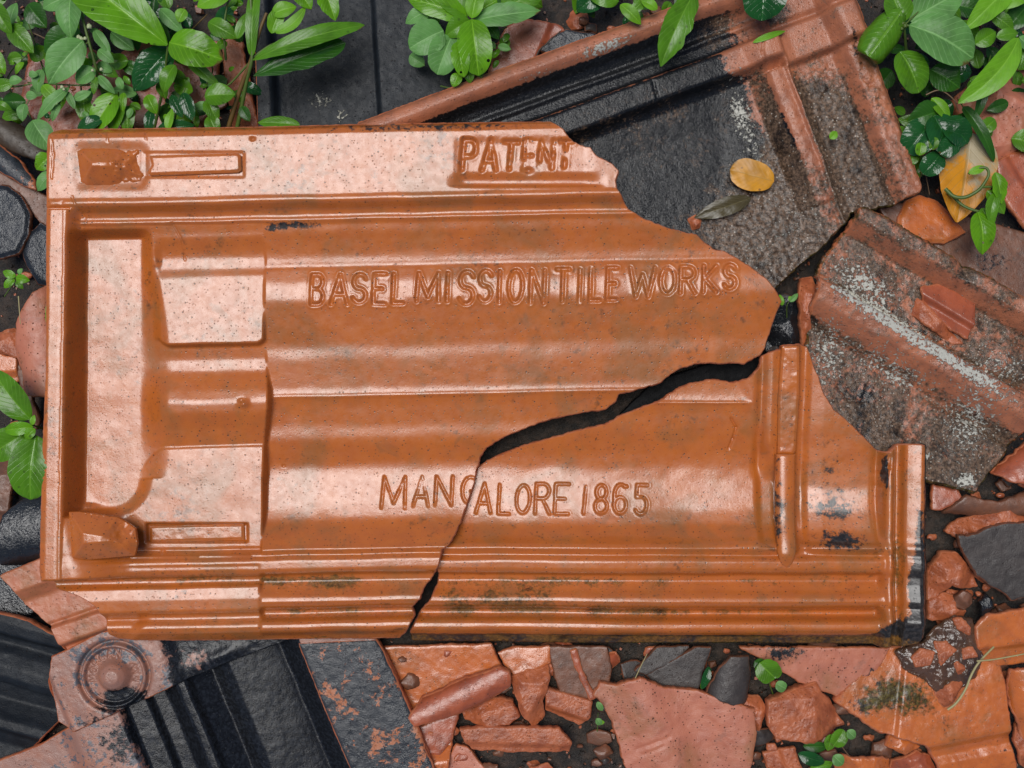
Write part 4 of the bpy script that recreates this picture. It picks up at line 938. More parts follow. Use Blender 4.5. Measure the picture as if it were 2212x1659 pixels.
shard([(1330, 905), (1420, 820), (1560, 780), (1680, 770), (1660, 900), (1400, 960)], -135, 'gapshade', 'near-black slab under the wide part of the crack, coloured for its shade', 'flat', jit=2, wallmat='gapshade')
shard([(1490, 474), (1502, 466), (1514, 470), (1512, 490), (1498, 494)], -70, 'rough', 'tiny red chip on the sooty tile by the broken edge', 'rough', jit=1.5, thick=10, step=1.6, name='clay_chip', cat='clay chip')
# top
shard([(474, 40), (512, 40), (560, 300), (500, 300)], -108, 'rough', 'reddish broken board of clay standing behind the tall green stems', 'rough', jit=3)
shard([(1044, 190), (1075, 100), (1094, 58), (1137, 40), (1204, 50), (1218, 62), (1190, 80), (1165, 105), (1154, 140), (1110, 190)], -104, 'red', 'red tile corner behind the slanted tile, right of the middle plant', 'step-68,26,8', jit=2)
shard([(1168, 108), (1190, 82), (1224, 62), (1290, 76), (1310, 96), (1230, 130)], -112, 'dark', 'blackened chip wedged behind the slanted tile, next to the red corner', 'flat', jit=3)
shard([(60, 120), (150, 90), (260, 130), (300, 230), (250, 300), (120, 300), (40, 230)], -150, 'red', 'red shard glimpsed deep under the weeds at upper left', 'flat', .05, .05)
shard([(250, 120), (380, 60), (470, 90), (470, 210), (420, 300), (300, 300)], -140, 'red', 'brick-red slab showing between the glossy leaves at the top left', 'flat', -.04, .05)
# left side
shard([(-30, 255), (30, 262), (90, 305), (130, 340), (112, 360), (60, 340), (-30, 300)], -96, 'wood', 'dark rotting strip of wood beside the upper left corner', 'roll35', jit=3, name='wood_strip', cat='wood', wallmat='wood')
shard([(-30, 305), (6, 318), (40, 345), (80, 395), (84, 412), (60, 405), (-30, 350)], -84, 'speckled', 'blue-grey flaking slab edge above two dark pieces at the left', 'roll42', jit=3)
shard([(-30, 358), (60, 405), (118, 432), (118, 500), (92, 486), (58, 450), (-30, 395)], -102, 'brown', 'orange-brown slanting shard between the flaking slab and the dark pieces', 'flat', jit=3)
shard([(-30, 396), (14, 402), (44, 422), (62, 462), (62, 505), (40, 546), (-30, 566)], -84, 'dark', 'rounded black piece at the left edge, the farther left of two', 'flat', .05, .05, jit=3, rnd=6)
shard([(58, 506), (84, 480), (118, 504), (120, 622), (80, 614), (54, 572), (46, 540)], -88, 'dark', 'rounded black piece touching the left rim, the right of two', 'flat', .06, .02, jit=3, rnd=6)
shard([(120, 612), (84, 636), (48, 700), (38, 762), (60, 802), (62, 852), (120, 856)], -104, 'pink', 'smooth curved terracotta shard behind the left rim', 'roll80', jit=2, rnd=1)
shard([(-30, 722), (34, 718), (52, 742), (48, 766), (34, 772), (-30, 752)], -90, 'rough', 'small rough pink chunk at the left edge above the leafy sprig', 'rough', jit=3, cat='clay chunk')
shard([(-30, 758), (34, 774), (36, 822), (-30, 850)], -104, 'orange', 'wet orange shard at the left edge under the rough pink chunk', 'step0,4,8', jit=2)
shard([(36, 772), (52, 768), (66, 820), (74, 906), (62, 930), (48, 860)], -112, 'brown', 'thin dark red-brown sliver left of the curved terracotta shard', 'rough', jit=3)
shard([(-30, 968), (20, 960), (30, 1010), (18, 1100), (10, 1170), (-30, 1190)], -124, 'brown', 'rusty brown shard below the left sprig of leaves', 'rough', jit=3)
shard([(78, 1036), (112, 1020), (112, 1080), (84, 1072)], -112, 'rough', 'small brown lump tucked between the left rim and the black tile', 'rough', jit=3, cat='clay chunk')
shard([(12, 1178), (26, 1110), (62, 1076), (112, 1060), (120, 1200), (80, 1216), (14, 1216)], -104, 'darkwet', 'wet black tile glinting at the left edge below the sprig', 'roll-8', jit=2, rnd=1, wallmat='darkwet')
shard([(-30, 1216), (110, 1200), (110, 1300), (60, 1330), (-30, 1320)], -136, 'darkwet', 'wet black slab in the shade left of the stepped salmon piece', 'flat', jit=2, wallmat='darkwet')

# small loose chips filling the hollows
fill_regions = [(860, 1400, 1320, 1680, 60), (1300, 1400, 2212, 1680, 110), (2010, 1000, 2230, 1340, 14), (1640, 600, 1780, 760, 8), (2010, 1000, 2230, 1340, 20), (1880, 60, 2230, 520, 16), (-10, 260, 115, 1330, 26), (-10, -10, 560, 290, 16), (1200, 0, 1420, 80, 8)]
for x0, y0, x1, y1, n in fill_regions:
    for _ in range(n):
        cx, cy = rng.uniform(x0, x1), rng.uniform(y0, y1)
        r = rng.choice([rng.uniform(5, 14), rng.uniform(10, 34)]); k = rng.randint(4, 6); a0 = rng.uniform(0, 6.28); el = rng.uniform(.45, 1)
        p = [(cx + r * rng.uniform(.75, 1.2) * math.cos(a0 + i * 6.283 / k), cy + el * r * rng.uniform(.75, 1.2) * math.sin(a0 + i * 6.283 / k)) for i in range(k)][::1]
        shard(p, rng.uniform(-178, -126), rng.choice(['red', 'rough', 'brown', 'brown', 'slate', 'rough']), 'small loose chip of broken tile lying on the soil in a hollow of the pile', rng.choice(['flat', 'rough']),
              rng.uniform(-.25, .25), rng.uniform(-.25, .25), jit=3, thick=12, name='clay_chip', cat='clay chip', step=4.0, group='loose chips in the hollows')

# ------------------------------------------------------------------ plants
def leaf(parent, b, t, hw, mat, z=-40, dz=0.0, arch=.10, fold=.22, tilt=0.0, bend=0.0, curl=0.0, shape=(.62, .80), quilt=1.0, name='leaf', wob=.05, petiole=.0):
    bx, by = b; tx, ty = t
    L = math.hypot(tx - bx, ty - by)
    dx, dy = (tx - bx) / L, (ty - by) / L
    nx, ny = -dy, dx
    nu, nv = 26, 13
    us = np.linspace(0, 1, nu); vs = np.linspace(-1, 1, nv)
    U, V = np.meshgrid(us, vs, indexing='ij')
    a, c = shape
    um = a / (a + c)
    w = hw * (U ** a * (1 - U) ** c) / (um ** a * (1 - um) ** c)
    sd = rng.randrange(1000)
    w = w * (1 + wob * 2 * (fbm(U * 7 + 3 * np.sign(V), V * 0 + sd, sd, 3) - .5))
    w = np.maximum(w, hw * .035)
    side = V * w
    cx = bx + dx * L * U + nx * bend * L * U * (1 - U) * 2
    cy = by + dy * L * U + ny * bend * L * U * (1 - U) * 2
    zz = z + dz * U + arch * L * 4 * U * (1 - U) - .5 * arch * L * U ** 2 + fold * np.abs(side) + tilt * side
    if curl:
        ang = np.clip(np.abs(V) * curl, 0, 2.6) + 1e-5
        R = w / curl
        side = np.sign(V) * R * np.sin(ang); zz = zz - fold * np.abs(V * w) - R * (1 - np.cos(ang))
    zz = zz + quilt * hw * .055 * np.abs(np.sin((U * 9 - np.abs(V) * 2.6) * math.pi)) * (1 - np.abs(V) ** 2) * np.abs(V) ** .35 * 2
    zz = zz + hw * .10 * (fbm(U * 4, V * 2, sd + 5, 3) - .5)
    X = cx + nx * side; Y = cy + ny * side
    k = (CAMH - z) / CAMH
    ox, oy = bx, by
    loc = at(ox, oy, z)
    co = np.stack([(X - ox).ravel() * S * k, -(Y - oy).ravel() * S * k, (zz - z).ravel() * S], 1)
    i, j = np.meshgrid(np.arange(nu - 1), np.arange(nv - 1), indexing='ij')
    A = (i * nv + j).ravel()
    q = np.stack([A, A + 1, A + nv + 1, A + nv], 1)
    me = mk_mesh(name, co, q)
    uvl = me.uv_layers.new(name='UVMap')
    UVf = np.stack([U.ravel(), V.ravel() * .5 + .5], 1)[q.ravel()]
    uvl.data.foreach_set('uv', UVf.astype(np.float32).ravel())
    p = parent.location if parent is not None else Vector((0, 0, 0))
    return link(name, me, [LM[mat]], loc - p, parent)

def tube(name, pts, r, mat, parent=None, taper=.6, nseg=7):
    P = [at(*p) for p in pts]
    # Catmull-Rom
    C_ = []
    for i in range(len(P) - 1):
        p0 = P[max(i - 1, 0)]; p1 = P[i]; p2 = P[i + 1]; p3 = P[min(i + 2, len(P) - 1)]
        for s in range(6):
            t = s / 6
            C_.append(.5 * ((2 * p1) + (p2 - p0) * t + (2 * p0 - 5 * p1 + 4 * p2 - p3) * t * t + (3 * p1 - p0 - 3 * p2 + p3) * t ** 3))
    C_.append(P[-1])
    n = len(C_); V = []; o = C_[0]
    for i, c in enumerate(C_):
        d = (C_[min(i + 1, n - 1)] - C_[max(i - 1, 0)]).normalized()
        u = d.cross(Vector((.1, .2, 1))).normalized(); v = d.cross(u).normalized()
        rr = r * S * (1 - (1 - taper) * i / (n - 1))
        for k in range(nseg):
            a = 2 * math.pi * k / nseg
            V.append(c - o + u * math.cos(a) * rr + v * math.sin(a) * rr)
    Q = [(i * nseg + k, i * nseg + (k + 1) % nseg, (i + 1) * nseg + (k + 1) % nseg, (i + 1) * nseg + k) for i in range(n - 1) for k in range(nseg)]
    me = mk_mesh(name, np.array([tuple(v) for v in V]), np.array(Q))
    p = parent.location if parent is not None else Vector((0, 0, 0))
    return link(name, me, [M[mat]], o - p, parent)

def ball(parent, x, y, z, r, mat, name='bud'):
    nu, nv = 7, 8; V = []; 
    for i in range(nu + 1):
        th = math.pi * i / nu
        for k in range(nv):
            ph = 2 * math.pi * k / nv; rr = r * S * (1 + .2 * math.sin(3 * ph + i))
            V.append((rr * math.sin(th) * math.cos(ph), rr * math.sin(th) * math.sin(ph), rr * math.cos(th) * .9))
    Q = [(i * nv + k, (i + 1) * nv + k, (i + 1) * nv + (k + 1) % nv, i * nv + (k + 1) % nv) for i in range(nu) for k in range(nv)]
    me = mk_mesh(name, np.array(V), np.array(Q))
    link(name, me, [M[mat]], at(x, y, z) - parent.location, parent)

def plant(label, x, y, z, leaves=(), stems=(), cat='plant', name='leafy_weed', group=None):
    r = tag(empty(name, at(x, y, z)), label, cat, group)
    for st in stems:
        tube('stem', st[0], st[1], st[2] if len(st) > 2 else 'stem', r)
    for lf in leaves:
        kw = dict(tilt=rng.uniform(-.25, .25), arch=rng.uniform(.05, .14))
        if len(lf) > 4: kw['z'] = lf[4]
        if len(lf) > 5: kw.update(lf[5])
        leaf(r, lf[0], lf[1], lf[2], lf[3], **kw)
    return r
def undergrowth(parent, x0, y0, x1, y1, n, mats, zr, rr, avoid=None):
    for _ in range(n):
        x, y = rng.uniform(x0, x1), rng.uniform(y0, y1); a = rng.uniform(0, 6.28); L = rng.uniform(*rr)
        leaf(parent, (x, y), (x + L * math.cos(a), y + L * math.sin(a)), L * rng.uniform(.25, .42), rng.choice(mats), z=rng.uniform(*zr), tilt=rng.uniform(-.5, .5), arch=rng.uniform(0, .2))

pA = plant('tall weed with the largest bright green hole-dotted leaves, behind the upper left corner', 362, 98, -120, [
    ((362, 98), (140, -70), 56, 'bright', 25, dict(arch=.10, tilt=-.12, shape=(.75, .6))), ((366, 92), (481, 128), 40, 'bright', 30, dict(tilt=.1, shape=(.5, .62), arch=.12)),
    ((500, -18), (425, 14), 24, 'lime', 20), ((372, 104), (288, 196), 34, 'gloss', -25, dict(quilt=1.8)), ((362, 100), (330, 40), 20, 'dark', -40), ((378, 140), (352, 200), 18, 'mid', -10, dict(arch=.2)),
    ((395, 120), (478, 190), 13, 'mid', -20), ((345, 20), (395, 70), 16, 'pale', -5), ((400, 20), (385, 48), 14, 'lime', 8)],
    [([(330, 290, -120), (350, 200, -60), (363, 98, 20)], 4, 'stem')])
pB = plant('weed with tall reddish stems and long toothed dark leaves, over the black grooved tile', 530, 270, -110, [
    ((548, 164), (746, 92), 30, 'dark', 10, dict(wob=.16, tilt=.15, arch=.04, shape=(.8, .5))), ((546, 130), (786, 50), 22, 'mid', 24, dict(wob=.14, tilt=.2, shape=(.7, .6))),
    ((588, 30), (640, 14), 18, 'lime', 34), ((700, -30), (724, 44), 22, 'bright', 40, dict(wob=.2)), ((596, 72), (660, 12), 13, 'lime', 36, dict(bend=.25)), ((586, 72), (612, 8), 17, 'bright', 30),
    ((640, -30), (672, 20), 20, 'bright', 38), ((544, 122), (552, -30), 15, 'mid', 20, dict(shape=(.4, .3))), ((450, 48), (512, 82), 20, 'mid', 0, dict(wob=.1)), ((512, 84), (536, 26), 12, 'mid', 2),
    ((442, 208), (508, 203), 26, 'mid', -10), ((648, 270), (556, 264), 16, 'mid', -30, dict(tilt=-.4)), ((520, 230), (540, 262), 12, 'dark', -40), ((448, 214), (470, 262), 16, 'mid', -25, dict(wob=.2))],
    [([(494, 274, -60), (520, 190, -20), (541, 134, 10), (560, 70, 25), (576, 28, 36)], 5.5, 'redstem'), ([(512, 278, -70), (532, 180, -15), (545, 115, 20), (541, -20, 30)], 5, 'stem'), ([(540, 134, 10), (500, 178, -15), (486, 186, -20)], 2.5, 'stem'),
     ([(545, 125, 12), (580, 100, 20), (600, 92, 22)], 3, 'stem'), ([(488, 130, -30), (484, 60, 0), (495, -10, 20)], 3, 'stem')])
pC = plant('weed with bluish green crinkled leaves and tiny cream buds at upper left', 205, 160, -110, [
    ((154, -14), (152, 82), 30, 'pale', 14, dict(quilt=1.6)), ((180, 88), (104, 180), 36, 'pale', 10, dict(quilt=1.6, tilt=.2)), ((168, 70), (95, 112), 30, 'dark', -35), ((206, 150), (164, 178), 20, 'pale', -10), ((204, 64), (238, 114), 12, 'pale', -8),
    ((212, 108), (246, 135), 13, 'pale', -12), ((212, 164), (248, 202), 10, 'pale', -10), ((208, 166), (202, 204), 8, 'mid', -6), ((150, -8), (92, 18), 22, 'pale', -5), ((240, 70), (290, 108), 18, 'pale', -30, dict(quilt=2)), ((168, 60), (150, 92), 14, 'pale', -14),
    ((160, 215), (197, 198), 10, 'pale', -16), ((146, 198), (162, 236), 8, 'pale', -14), ((92, 184), (128, 220), 14, 'lime', -18), ((150, 190), (78, 258), 12, 'pale', -12, dict(wob=.3)), ((130, 225), (112, 262), 8, 'pale', -14)],
    [([(215, 190, -60), (208, 150, -20), (192, 90, 0), (178, 36, 10), (170, -20, 14)], 4, 'stem'), ([(150, 185, -20), (118, 240, -20), (105, 262, -22)], 2.4, 'stem'), ([(208, 182, -30), (160, 184, -22), (60, 178, -50)], 2.4, 'stem'), ([(192, 92, 0), (176, 98, 6)], 2, 'stem')])
for x, y, r in ((193, 57, 6), (176, 84, 5), (170, 80, 5), (184, 83, 4), (200, 152, 3.5), (219, 150, 4), (134, 188, 4), (138, 193, 3)):
    ball(pC, x, y, 6, r, 'bud')
pD = plant('weed of rounded leaves crowding the tile edge near the upper left corner', 220, 280, -110, [
    ((252, 202), (197, 288), 30, 'bright', -25, dict(tilt=-.2)), ((262, 215), (240, 288), 20, 'mid', -35), ((168, 284), (228, 252), 17, 'gloss', -22), ((276, 230), (276, 288), 17, 'mid', -40), ((268, 200), (265, 242), 9, 'bright', -22), ((328, 236), (320, 290), 12, 'gloss', -30),
    ((318, 205), (338, 246), 15, 'bright', -24), ((362, 282), (372, 235), 10, 'lime', -20), ((395, 200), (418, 262), 16, 'gloss', -26, dict(quilt=2)), ((370, 205), (395, 255), 12, 'gloss', -30), ((340, 282), (420, 270), 16, 'gloss', -36), ((452, 250), (470, 290), 17, 'mid', -30),
    ((70, 260), (114, 326), 27, 'pale', -12, dict(tilt=.3)), ((112, 336), (78, 366), 19, 'bright', -20, dict(wob=.2)), ((116, 372), (80, 412), 17, 'pale', -14), ((180, 210), (190, 270), 18, 'mid', -50)],
    [([(230, 300, -110), (250, 230, -60), (256, 200, -25)], 3, 'stem'), ([(372, 290, -60), (384, 230, -30), (400, 190, -30)], 2.4, 'stem'), ([(60, 240, -60), (80, 285, -14)], 2, 'stem')])
pE = plant('weed of dark and pale leaves at the far upper left corner of the pile', 30, 120, -120, [
    ((20, 52), (72, 114), 21, 'mid', -20), ((-12, 8), (24, 74), 20, 'mid', -10), ((-24, 106), (10, 160), 19, 'bright', -5, dict(tilt=.3)), ((20, 176), (48, 172), 11, 'pale', -16), ((56, 206), (80, 208), 10, 'pale', -14), ((54, 224), (48, 262), 14, 'pale', -12), ((90, 150), (80, 200), 14, 'pale', -30),
    ((62, 160), (82, 162), 8, 'pale', -14), ((-10, 190), (30, 178), 14, 'mid', -30), ((60, 10), (100, 60), 24, 'dark', -50), ((120, 30), (160, 60), 14, 'dark', -50)],
    [([(-20, 190, -60), (50, 185, -30), (90, 170, -30)], 2.2, 'stem'), ([(35, 60, -40), (80, 75, -50), (110, 90, -60)], 2, 'twig'), ([(55, 230, -16), (66, 212, -18)], 1.6, 'stem')])
undergrowth(pE, -20, -10, 540, 255, 85, ['dark', 'mid', 'gloss', 'mid', 'dark', 'pale', 'bright'], (-128, -50), (18, 56))
pE2 = plant('dense tangle of small bright weeds filling the ground at upper left', 300, 200, -120)
undergrowth(pE2, -20, -20, 520, 262, 92, ['mid', 'bright', 'mid', 'pale', 'gloss', 'lime', 'dark'], (-95, -24), (12, 40))
for _i in range(7):
    _x = rng.uniform(20, 480); _y = rng.uniform(120, 250)
    tube('stem', [(_x, _y, -110), (_x + rng.uniform(-30, 30), _y - 50, -60), (_x + rng.uniform(-60, 60), _y - 110, -30)], 2.0, rng.choice(['stem', 'redstem']), pE2)

pF = plant('middle weed with one oval bright leaf and scalloped pale leaves, behind the slanted tile', 1019, 42, -100, [
    ((1019, 42), (1034, 162), 37, 'bright', 28, dict(shape=(.5, .5), tilt=.05)), ((958, 66), (884, 104), 36, 'pale', 14, dict(shape=(.35, .5), wob=.1)), ((976, 78), (944, 160), 34, 'pale', 4, dict(shape=(.4, .45), tilt=.2)), ((1016, 44), (962, 78), 22, 'mid', 10), ((988, 90), (1002, 166), 20, 'bright', 32, dict(shape=(.5, .6))),
    ((992, 158), (978, 188), 13, 'bright', 12), ((1024, 44), (1168, 22), 26, 'pale', 16, dict(wob=.16, quilt=1.5)), ((1008, 34), (880, -4), 27, 'bright', 8, dict(wob=.12)), ((1010, 36), (940, -30), 26, 'mid', 6), ((1019, 40), (1034, -30), 20, 'lime', 30), ((1012, 150), (1016, 180), 11, 'mid', 6), ((1080, 20), (1180, -20), 26, 'mid', 4, dict(wob=.15)),
    ((930, 20), (876, 50), 18, 'pale', -4, dict(wob=.1)), ((1026, 130), (1040, 168), 16, 'mid', 8), ((1050, 50), (1078, 84), 14, 'dark', -20)],
    [([(1030, 180, -80), (1020, 110, -20), (1019, 42, 24)], 3.6, 'redstem'), ([(1060, 75, -40), (1096, 58, -20)], 2, 'stem'), ([(952, 186, -60), (978, 190, -50), (1000, 180, -60)], 2, 'stem')])
undergrowth(pF, 1040, -30, 1520, 34, 30, ['dark', 'mid', 'gloss', 'mid'], (-110, -50), (24, 70))
undergrowth(pF, 880, -20, 1100, 140, 22, ['mid', 'bright', 'pale'], (-80, -20), (16, 40))
plant('hanging leaf with ragged holes drooping over the raised edge of the slanted tile', 1490, -20, -30, [
    ((1500, -16), (1428, 142), 31, 'mid', 40, dict(wob=.3, bend=.05, tilt=.2)), ((1340, 10), (1385, 52), 14, 'lime', 10), ((1400, -6), (1352, 40), 12, 'mid', 0), ((1420, 20), (1384, 0), 12, 'lime', 14)], [([(1520, -40, 30), (1500, -16, 40)], 3, 'stem')])
plant('single glossy rounded leaf dipping in at the top edge over the slanted tile', 1646, -60, 0, [((1650, -62), (1646, 44), 48, 'gloss', 40, dict(shape=(.5, .45), arch=.1))], [([(1654, -90, 20), (1650, -62, 40)], 3, 'stem')])
for (b, t, hw, mat, z, lb) in (((1626, 92), (1698, 66), 7, 'lime', -22, 'narrow yellowing leaf lying along the top groove of the slanted tile'), ((1793, 300), (1808, 284), 9, 'lime', -28, 'tiny folded green leaf lying on the weathered tile')):
    o = leaf(None, b, t, hw, mat, z=z, name='fallen_leaf'); tag(o, lb, 'leaf')
o = leaf(None, (1672, 392), (1577, 366), 34, 'yellow', z=-58, arch=.03, fold=.06, shape=(.48, .42), quilt=.3, name='fallen_leaf'); tag(o, 'oval yellow fallen leaf lying on the sooty weathered tile', 'leaf')
o = leaf(None, (1622, 428), (1500, 470), 20, 'dark', z=-64, arch=.02, fold=.03, quilt=.4, name='fallen_leaf'); LM['brownleaf'] = leaf_mat('brown_rotting_leaf', (.06, .045, .015), (.10, .08, .03), rough=.2, trans=.05)
o.data.materials[0] = LM['brownleaf']; tag(o, 'brown rotting leaf beneath the oval yellow one on the weathered tile', 'leaf')
o = leaf(None, (2096, 286), (2068, 480), 64, 'yellowgrey', z=-58, arch=.03, fold=.12, shape=(.42, .8), quilt=.4, name='fallen_leaf'); tag(o, 'large yellow and grey fallen leaf at the right, under the curling vine', 'leaf')

pG = plant('weed with broad smooth light green leaves at the top right', 1953, 54, -110, [
    ((1950, 20), (1876, 122), 56, 'mid', 34, dict(curl=1.5, fold=0, shape=(.35, .25), arch=.02)), ((1964, 54), (2104, 124), 54, 'pale', 24, dict(quilt=1.6, tilt=.15, shape=(.6, .55))), ((1950, 50), (1922, -20), 34, 'mid', 16, dict(quilt=1.4)), ((1964, 44), (2082, -22), 42, 'pale', 6, dict(quilt=.6)),
    ((1944, 112), (1986, 200), 40, 'mid', 6, dict(tilt=.25, shape=(.5, .5), quilt=1.4)), ((2010, 150), (2074, 190), 32, 'dark', -20)],
    [([(1960, 150, -90), (1956, 90, -20), (1953, 54, 14)], 4, 'stem'), ([(1954, 54, 16), (1985, 24, 12), (2010, 0, 10)], 2, 'stem'), ([(1954, 54, 16), (1975, 58, 24)], 3, 'stem')])
for x, y, r in ((1950, 50, 5), (1955, 56, 5), (1948, 62, 4)): ball(pG, x, y, 26, r, 'stem')
undergrowth(pG, 1880, 10, 2230, 340, 64, ['dark', 'gloss', 'mid', 'mid'], (-130, -60), (24, 64))
pH = plant('grass-like weed with a long lime green blade at the top right edge', 2190, 90, -100, [
    ((2200, 82), (2072, 222), 29, 'lime', 34, dict(bend=-.16, shape=(.6, .7), fold=.3, quilt=0)), ((2190, -40), (2086, 64), 27, 'lime', 22, dict(fold=.3, quilt=0)), ((2230, -20), (2150, 20), 18, 'lime', 26), ((2106, 96), (2152, 68), 20, 'mid', -10), ((2220, 10), (2172, 66), 26, 'dark', -14),
    ((2140, 30), (2190, 66), 16, 'mid', 4), ((2210, 96), (2205, 140), 12, 'mid', 10), ((2200, 80), (2230, 110), 16, 'pale', 24), ((2152, 80), (2200, 70), 14, 'mid', 14)],
    [([(2230, 130, -60), (2206, 90, 10), (2198, 80, 34)], 3, 'stem'), ([(2130, 40, 4), (2160, 30, 6), (2180, 10, 20)], 2, 'stem')])
plant('long dark grass blade lying over the grainy pink shard at the right', 2134, 150, -60, [((2134, 140), (2109, 254), 13, 'dark', -20, dict(shape=(.3, .4), fold=.35, quilt=0))], [([(2140, 120, -60), (2134, 140, -20)], 2, 'stem')], cat='grass blade', name='grass_blade')
plant('dark grass blade slanting past the top of the large yellow leaf', 2082, 232, -60, [((2080, 230), (2150, 348), 13, 'dark', -34, dict(shape=(.3, .5), fold=.35, quilt=0))], [([(2070, 215, -70), (2080, 230, -34)], 2, 'stem')], cat='grass blade', name='grass_blade')
plant('low plant of dark shiny round leaves beside the right edge of the weathered tile', 2010, 300, -110, [
    ((2030, 240), (1962, 262), 30, 'dark', -26, dict(wob=.12)), ((2010, 262), (1958, 330), 36, 'gloss', -30, dict(shape=(.4, .4))), ((2016, 250), (2052, 330), 38, 'gloss', -22, dict(shape=(.45, .45))), ((2040, 260), (2092, 310), 32, 'gloss', -24, dict(shape=(.4, .45))), ((2072, 300), (2030, 332), 22, 'gloss', -16, dict(shape=(.4, .4))),
    ((1990, 308), (1986, 336), 12, 'bright', -8, dict(shape=(.4, .4))), ((2014, 296), (2016, 324), 11, 'mid', -8, dict(shape=(.4, .4))), ((2032, 332), (1994, 376), 24, 'gloss', -30, dict(shape=(.45, .4))), ((1975, 330), (1962, 358), 14, 'mid', -40), ((2012, 212), (2052, 260), 16, 'lime', -24)],
    [([(2040, 300, -100), (2030, 255, -40), (2018, 215, -30)], 2.5, 'stem'), ([(2000, 205, -20), (2030, 195, -16), (2060, 215, -20), (2070, 240, -30)], 1.6, 'twig'), ([(1982, 400, -90), (1996, 370, -70), (2008, 420, -90)], 1.3, 'twig')])
plant('curling green vine with folded leaves trailing over the large yellow leaf', 2150, 470, -80, [
    ((2132, 412), (2170, 462), 18, 'mid', -14), ((2150, 372), (2164, 440), 18, 'bright', -4, dict(wob=.15)), ((2160, 410), (2146, 492), 15, 'mid', -6, dict(bend=.35)), ((2112, 458), (2124, 550), 30, 'bright', -12, dict(tilt=.2, quilt=1.5)), ((2120, 450), (2136, 488), 15, 'mid', -20), ((2092, 374), (2130, 360), 9, 'lime', -8)],
    [([(2042, 408, -24), (2060, 424, -18), (2085, 426, -14), (2112, 412, -8), (2126, 396, -2), (2136, 376, 0), (2128, 362, -4), (2104, 366, -10), (2092, 376, -14)], 4.4, 'stem'), ([(2048, 412, -40), (2080, 444, -34), (2120, 458, -30), (2160, 462, -40)], 4, 'stem'), ([(2120, 404, -4), (2146, 404, -6), (2158, 410, -8)], 3, 'stem')], name='vine', cat='vine')
plant('sprig of four broad dark green leaves at the left edge, beside the left rim', 72, 915, -90, [
    ((66, 906), (-20, 796), 34, 'mid', 10, dict(tilt=.1)), ((78, 940), (64, 1080), 44, 'mid', 16, dict(tilt=.15, shape=(.55, .55))), ((72, 922), (6, 930), 15, 'bright', 22), ((56, 936), (-30, 990), 34, 'mid', 2), ((76, 926), (54, 948), 11, 'bright', 26), ((70, 918), (74, 896), 6, 'lime', 26)],
    [([(112, 930, -80), (90, 925, -20), (70, 918, 14)], 3, 'stem')])
plant('narrow green leaf sticking out along the left rim beside the curved terracotta shard', 112, 660, -60, [((118, 628), (108, 724), 13, 'bright', -20), ((116, 786), (106, 856), 10, 'pale', -30)], [([(122, 700, -60), (116, 650, -24)], 2, 'stem')])
plant('tiny fresh seedling at the left edge under two black pieces', 30, 600, -90, [((34, 598), (6, 586), 9, 'bright', -30), ((34, 600), (64, 606), 10, 'bright', -28), ((32, 602), (8, 622), 9, 'bright', -34), ((40, 592), (48, 580), 6, 'pale', -22), ((36, 606), (50, 624), 7, 'mid', -34)], [([(10, 640, -90), (30, 610, -50), (34, 598, -30)], 1.6, 'stem')], name='seedling', cat='seedling')
plant('round-leafed seedling in the dark gap right of the rib-backed grey shard', 1650, 1455, -130, [((1640, 1432), (1676, 1466), 27, 'mid', -92, dict(shape=(.35, .35), quilt=.4, tilt=-.2)), ((1676, 1476), (1698, 1488), 12, 'pale', -100, dict(shape=(.4, .4))), ((1630, 1428), (1650, 1440), 14, 'dark', -110), ((1666, 1452), (1690, 1452), 12, 'mid', -98)],
    [([(1670, 1500, -140), (1660, 1470, -110), (1655, 1450, -95)], 1.6, 'stem')], name='seedling', cat='seedling')
plant('sliver of shiny green leaves between the two grey wedge shards', 1524, 1470, -130, [((1532, 1440), (1516, 1490), 9, 'gloss', -100), ((1528, 1450), (1514, 1488), 7, 'mid', -104)], [([(1530, 1500, -140), (1526, 1460, -104)], 1.4, 'stem')], name='seedling', cat='seedling')
plant('small green sprig beneath the right point of the five-sided orange chunk', 1805, 1590, -130, [((1822, 1576), (1800, 1612), 18, 'mid', -86, dict(shape=(.45, .45))), ((1796, 1586), (1788, 1622), 13, 'mid', -92), ((1830, 1578), (1848, 1594), 11, 'pale', -84), ((1800, 1600), (1786, 1600), 8, 'dark', -96)],
    [([(1840, 1640, -140), (1815, 1605, -100), (1820, 1580, -88)], 1.5, 'twig')], name='seedling', cat='seedling')
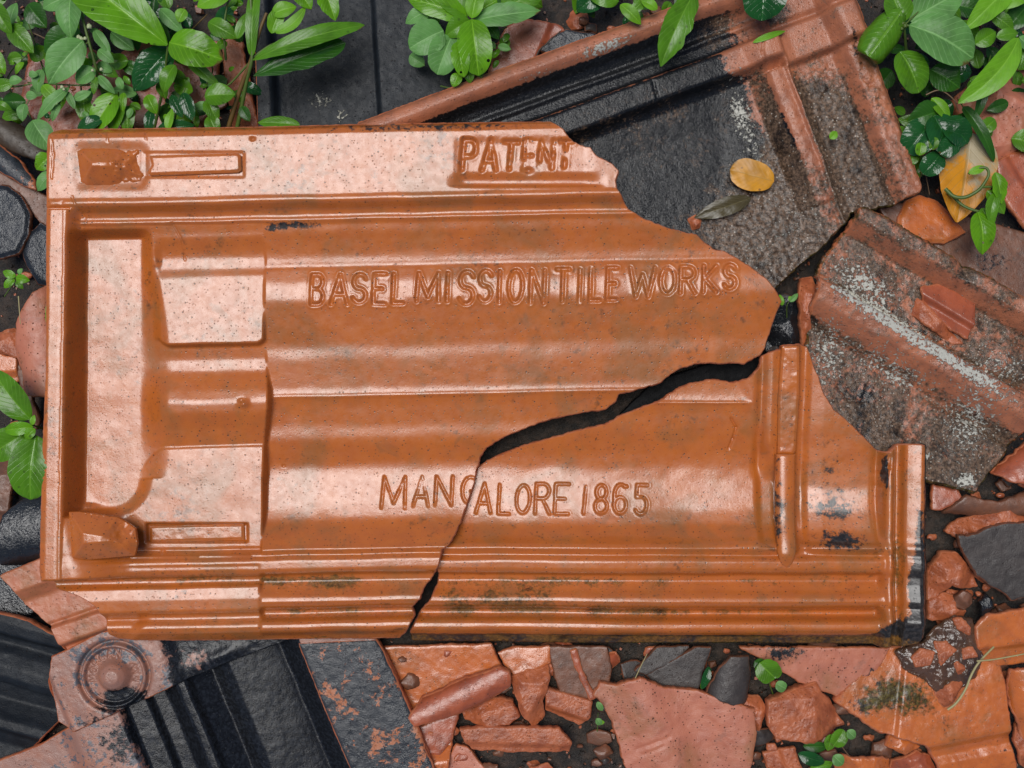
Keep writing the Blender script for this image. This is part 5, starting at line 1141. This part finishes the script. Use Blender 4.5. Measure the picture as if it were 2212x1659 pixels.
plant('dark shiny leaves at the bottom edge between two orange shards', 1760, 1645, -130, [((1724, 1628), (1784, 1648), 15, 'gloss', -92), ((1800, 1632), (1822, 1652), 14, 'pale', -94), ((1750, 1660), (1800, 1648), 12, 'mid', -98), ((1735, 1612), (1790, 1612), 12, 'dark', -112)],
    [([(1770, 1690, -140), (1765, 1650, -100)], 1.5, 'stem')], name='seedling', cat='seedling')
plant('pale green tip of a plant in the black gap right of the pointed end', 1690, 645, -120, [((1690, 660), (1684, 636), 6, 'lime', -84), ((1706, 652), (1724, 634), 6, 'pale', -80), ((1710, 650), (1704, 640), 5, 'lime', -82)], [([(1700, 690, -120), (1700, 660, -90), (1708, 648, -84)], 1.3, 'stem')], name='seedling', cat='seedling')
plant('two tiny pale green shoots at the left edge of the big pink shard', 1294, 1530, -100, [((1290, 1516), (1302, 1536), 7, 'pale', -66), ((1288, 1552), (1300, 1566), 7, 'pale', -68), ((1292, 1560), (1306, 1560), 5, 'lime', -70)], [([(1290, 1580, -110), (1292, 1540, -76)], 1.3, 'stem')], name='seedling', cat='seedling')
tag(tube('straw', [(2047, 1533, -78), (2066, 1518, -76), (2085, 1490, -74), (2096, 1463, -76), (2108, 1440, -80), (2124, 1420, -76), (2147, 1397, -64)], 3.0, 'straw', None, .8), 'yellow curved straw lying across the muddy orange slab', 'straw')
tag(tube('straw', [(2110, 1428, -66), (2150, 1424, -64), (2215, 1412, -66)], 2.0, 'straw', None, .8), 'thin pale straw crossing the bright orange slab at the right edge', 'straw')
tag(tube('twig', [(1370, 1470, -104), (1384, 1440, -100), (1398, 1412, -100)], 1.4, 'straw', None), 'fine pale twig leaning beside the narrow grey shard', 'twig')
tag(tube('twig', [(1154, 138, -92), (1164, 110, -84), (1184, 92, -80), (1212, 66, -70)], 2.0, 'wood', None), 'thin black twig across the red tile corner', 'twig')
tag(tube('twig', [(40, 640, -70), (44, 700, -66), (52, 560, -60), (30, 520, -70)][:2], 1.6, 'straw', None), 'pale dry stalk left of the curved terracotta shard', 'twig')
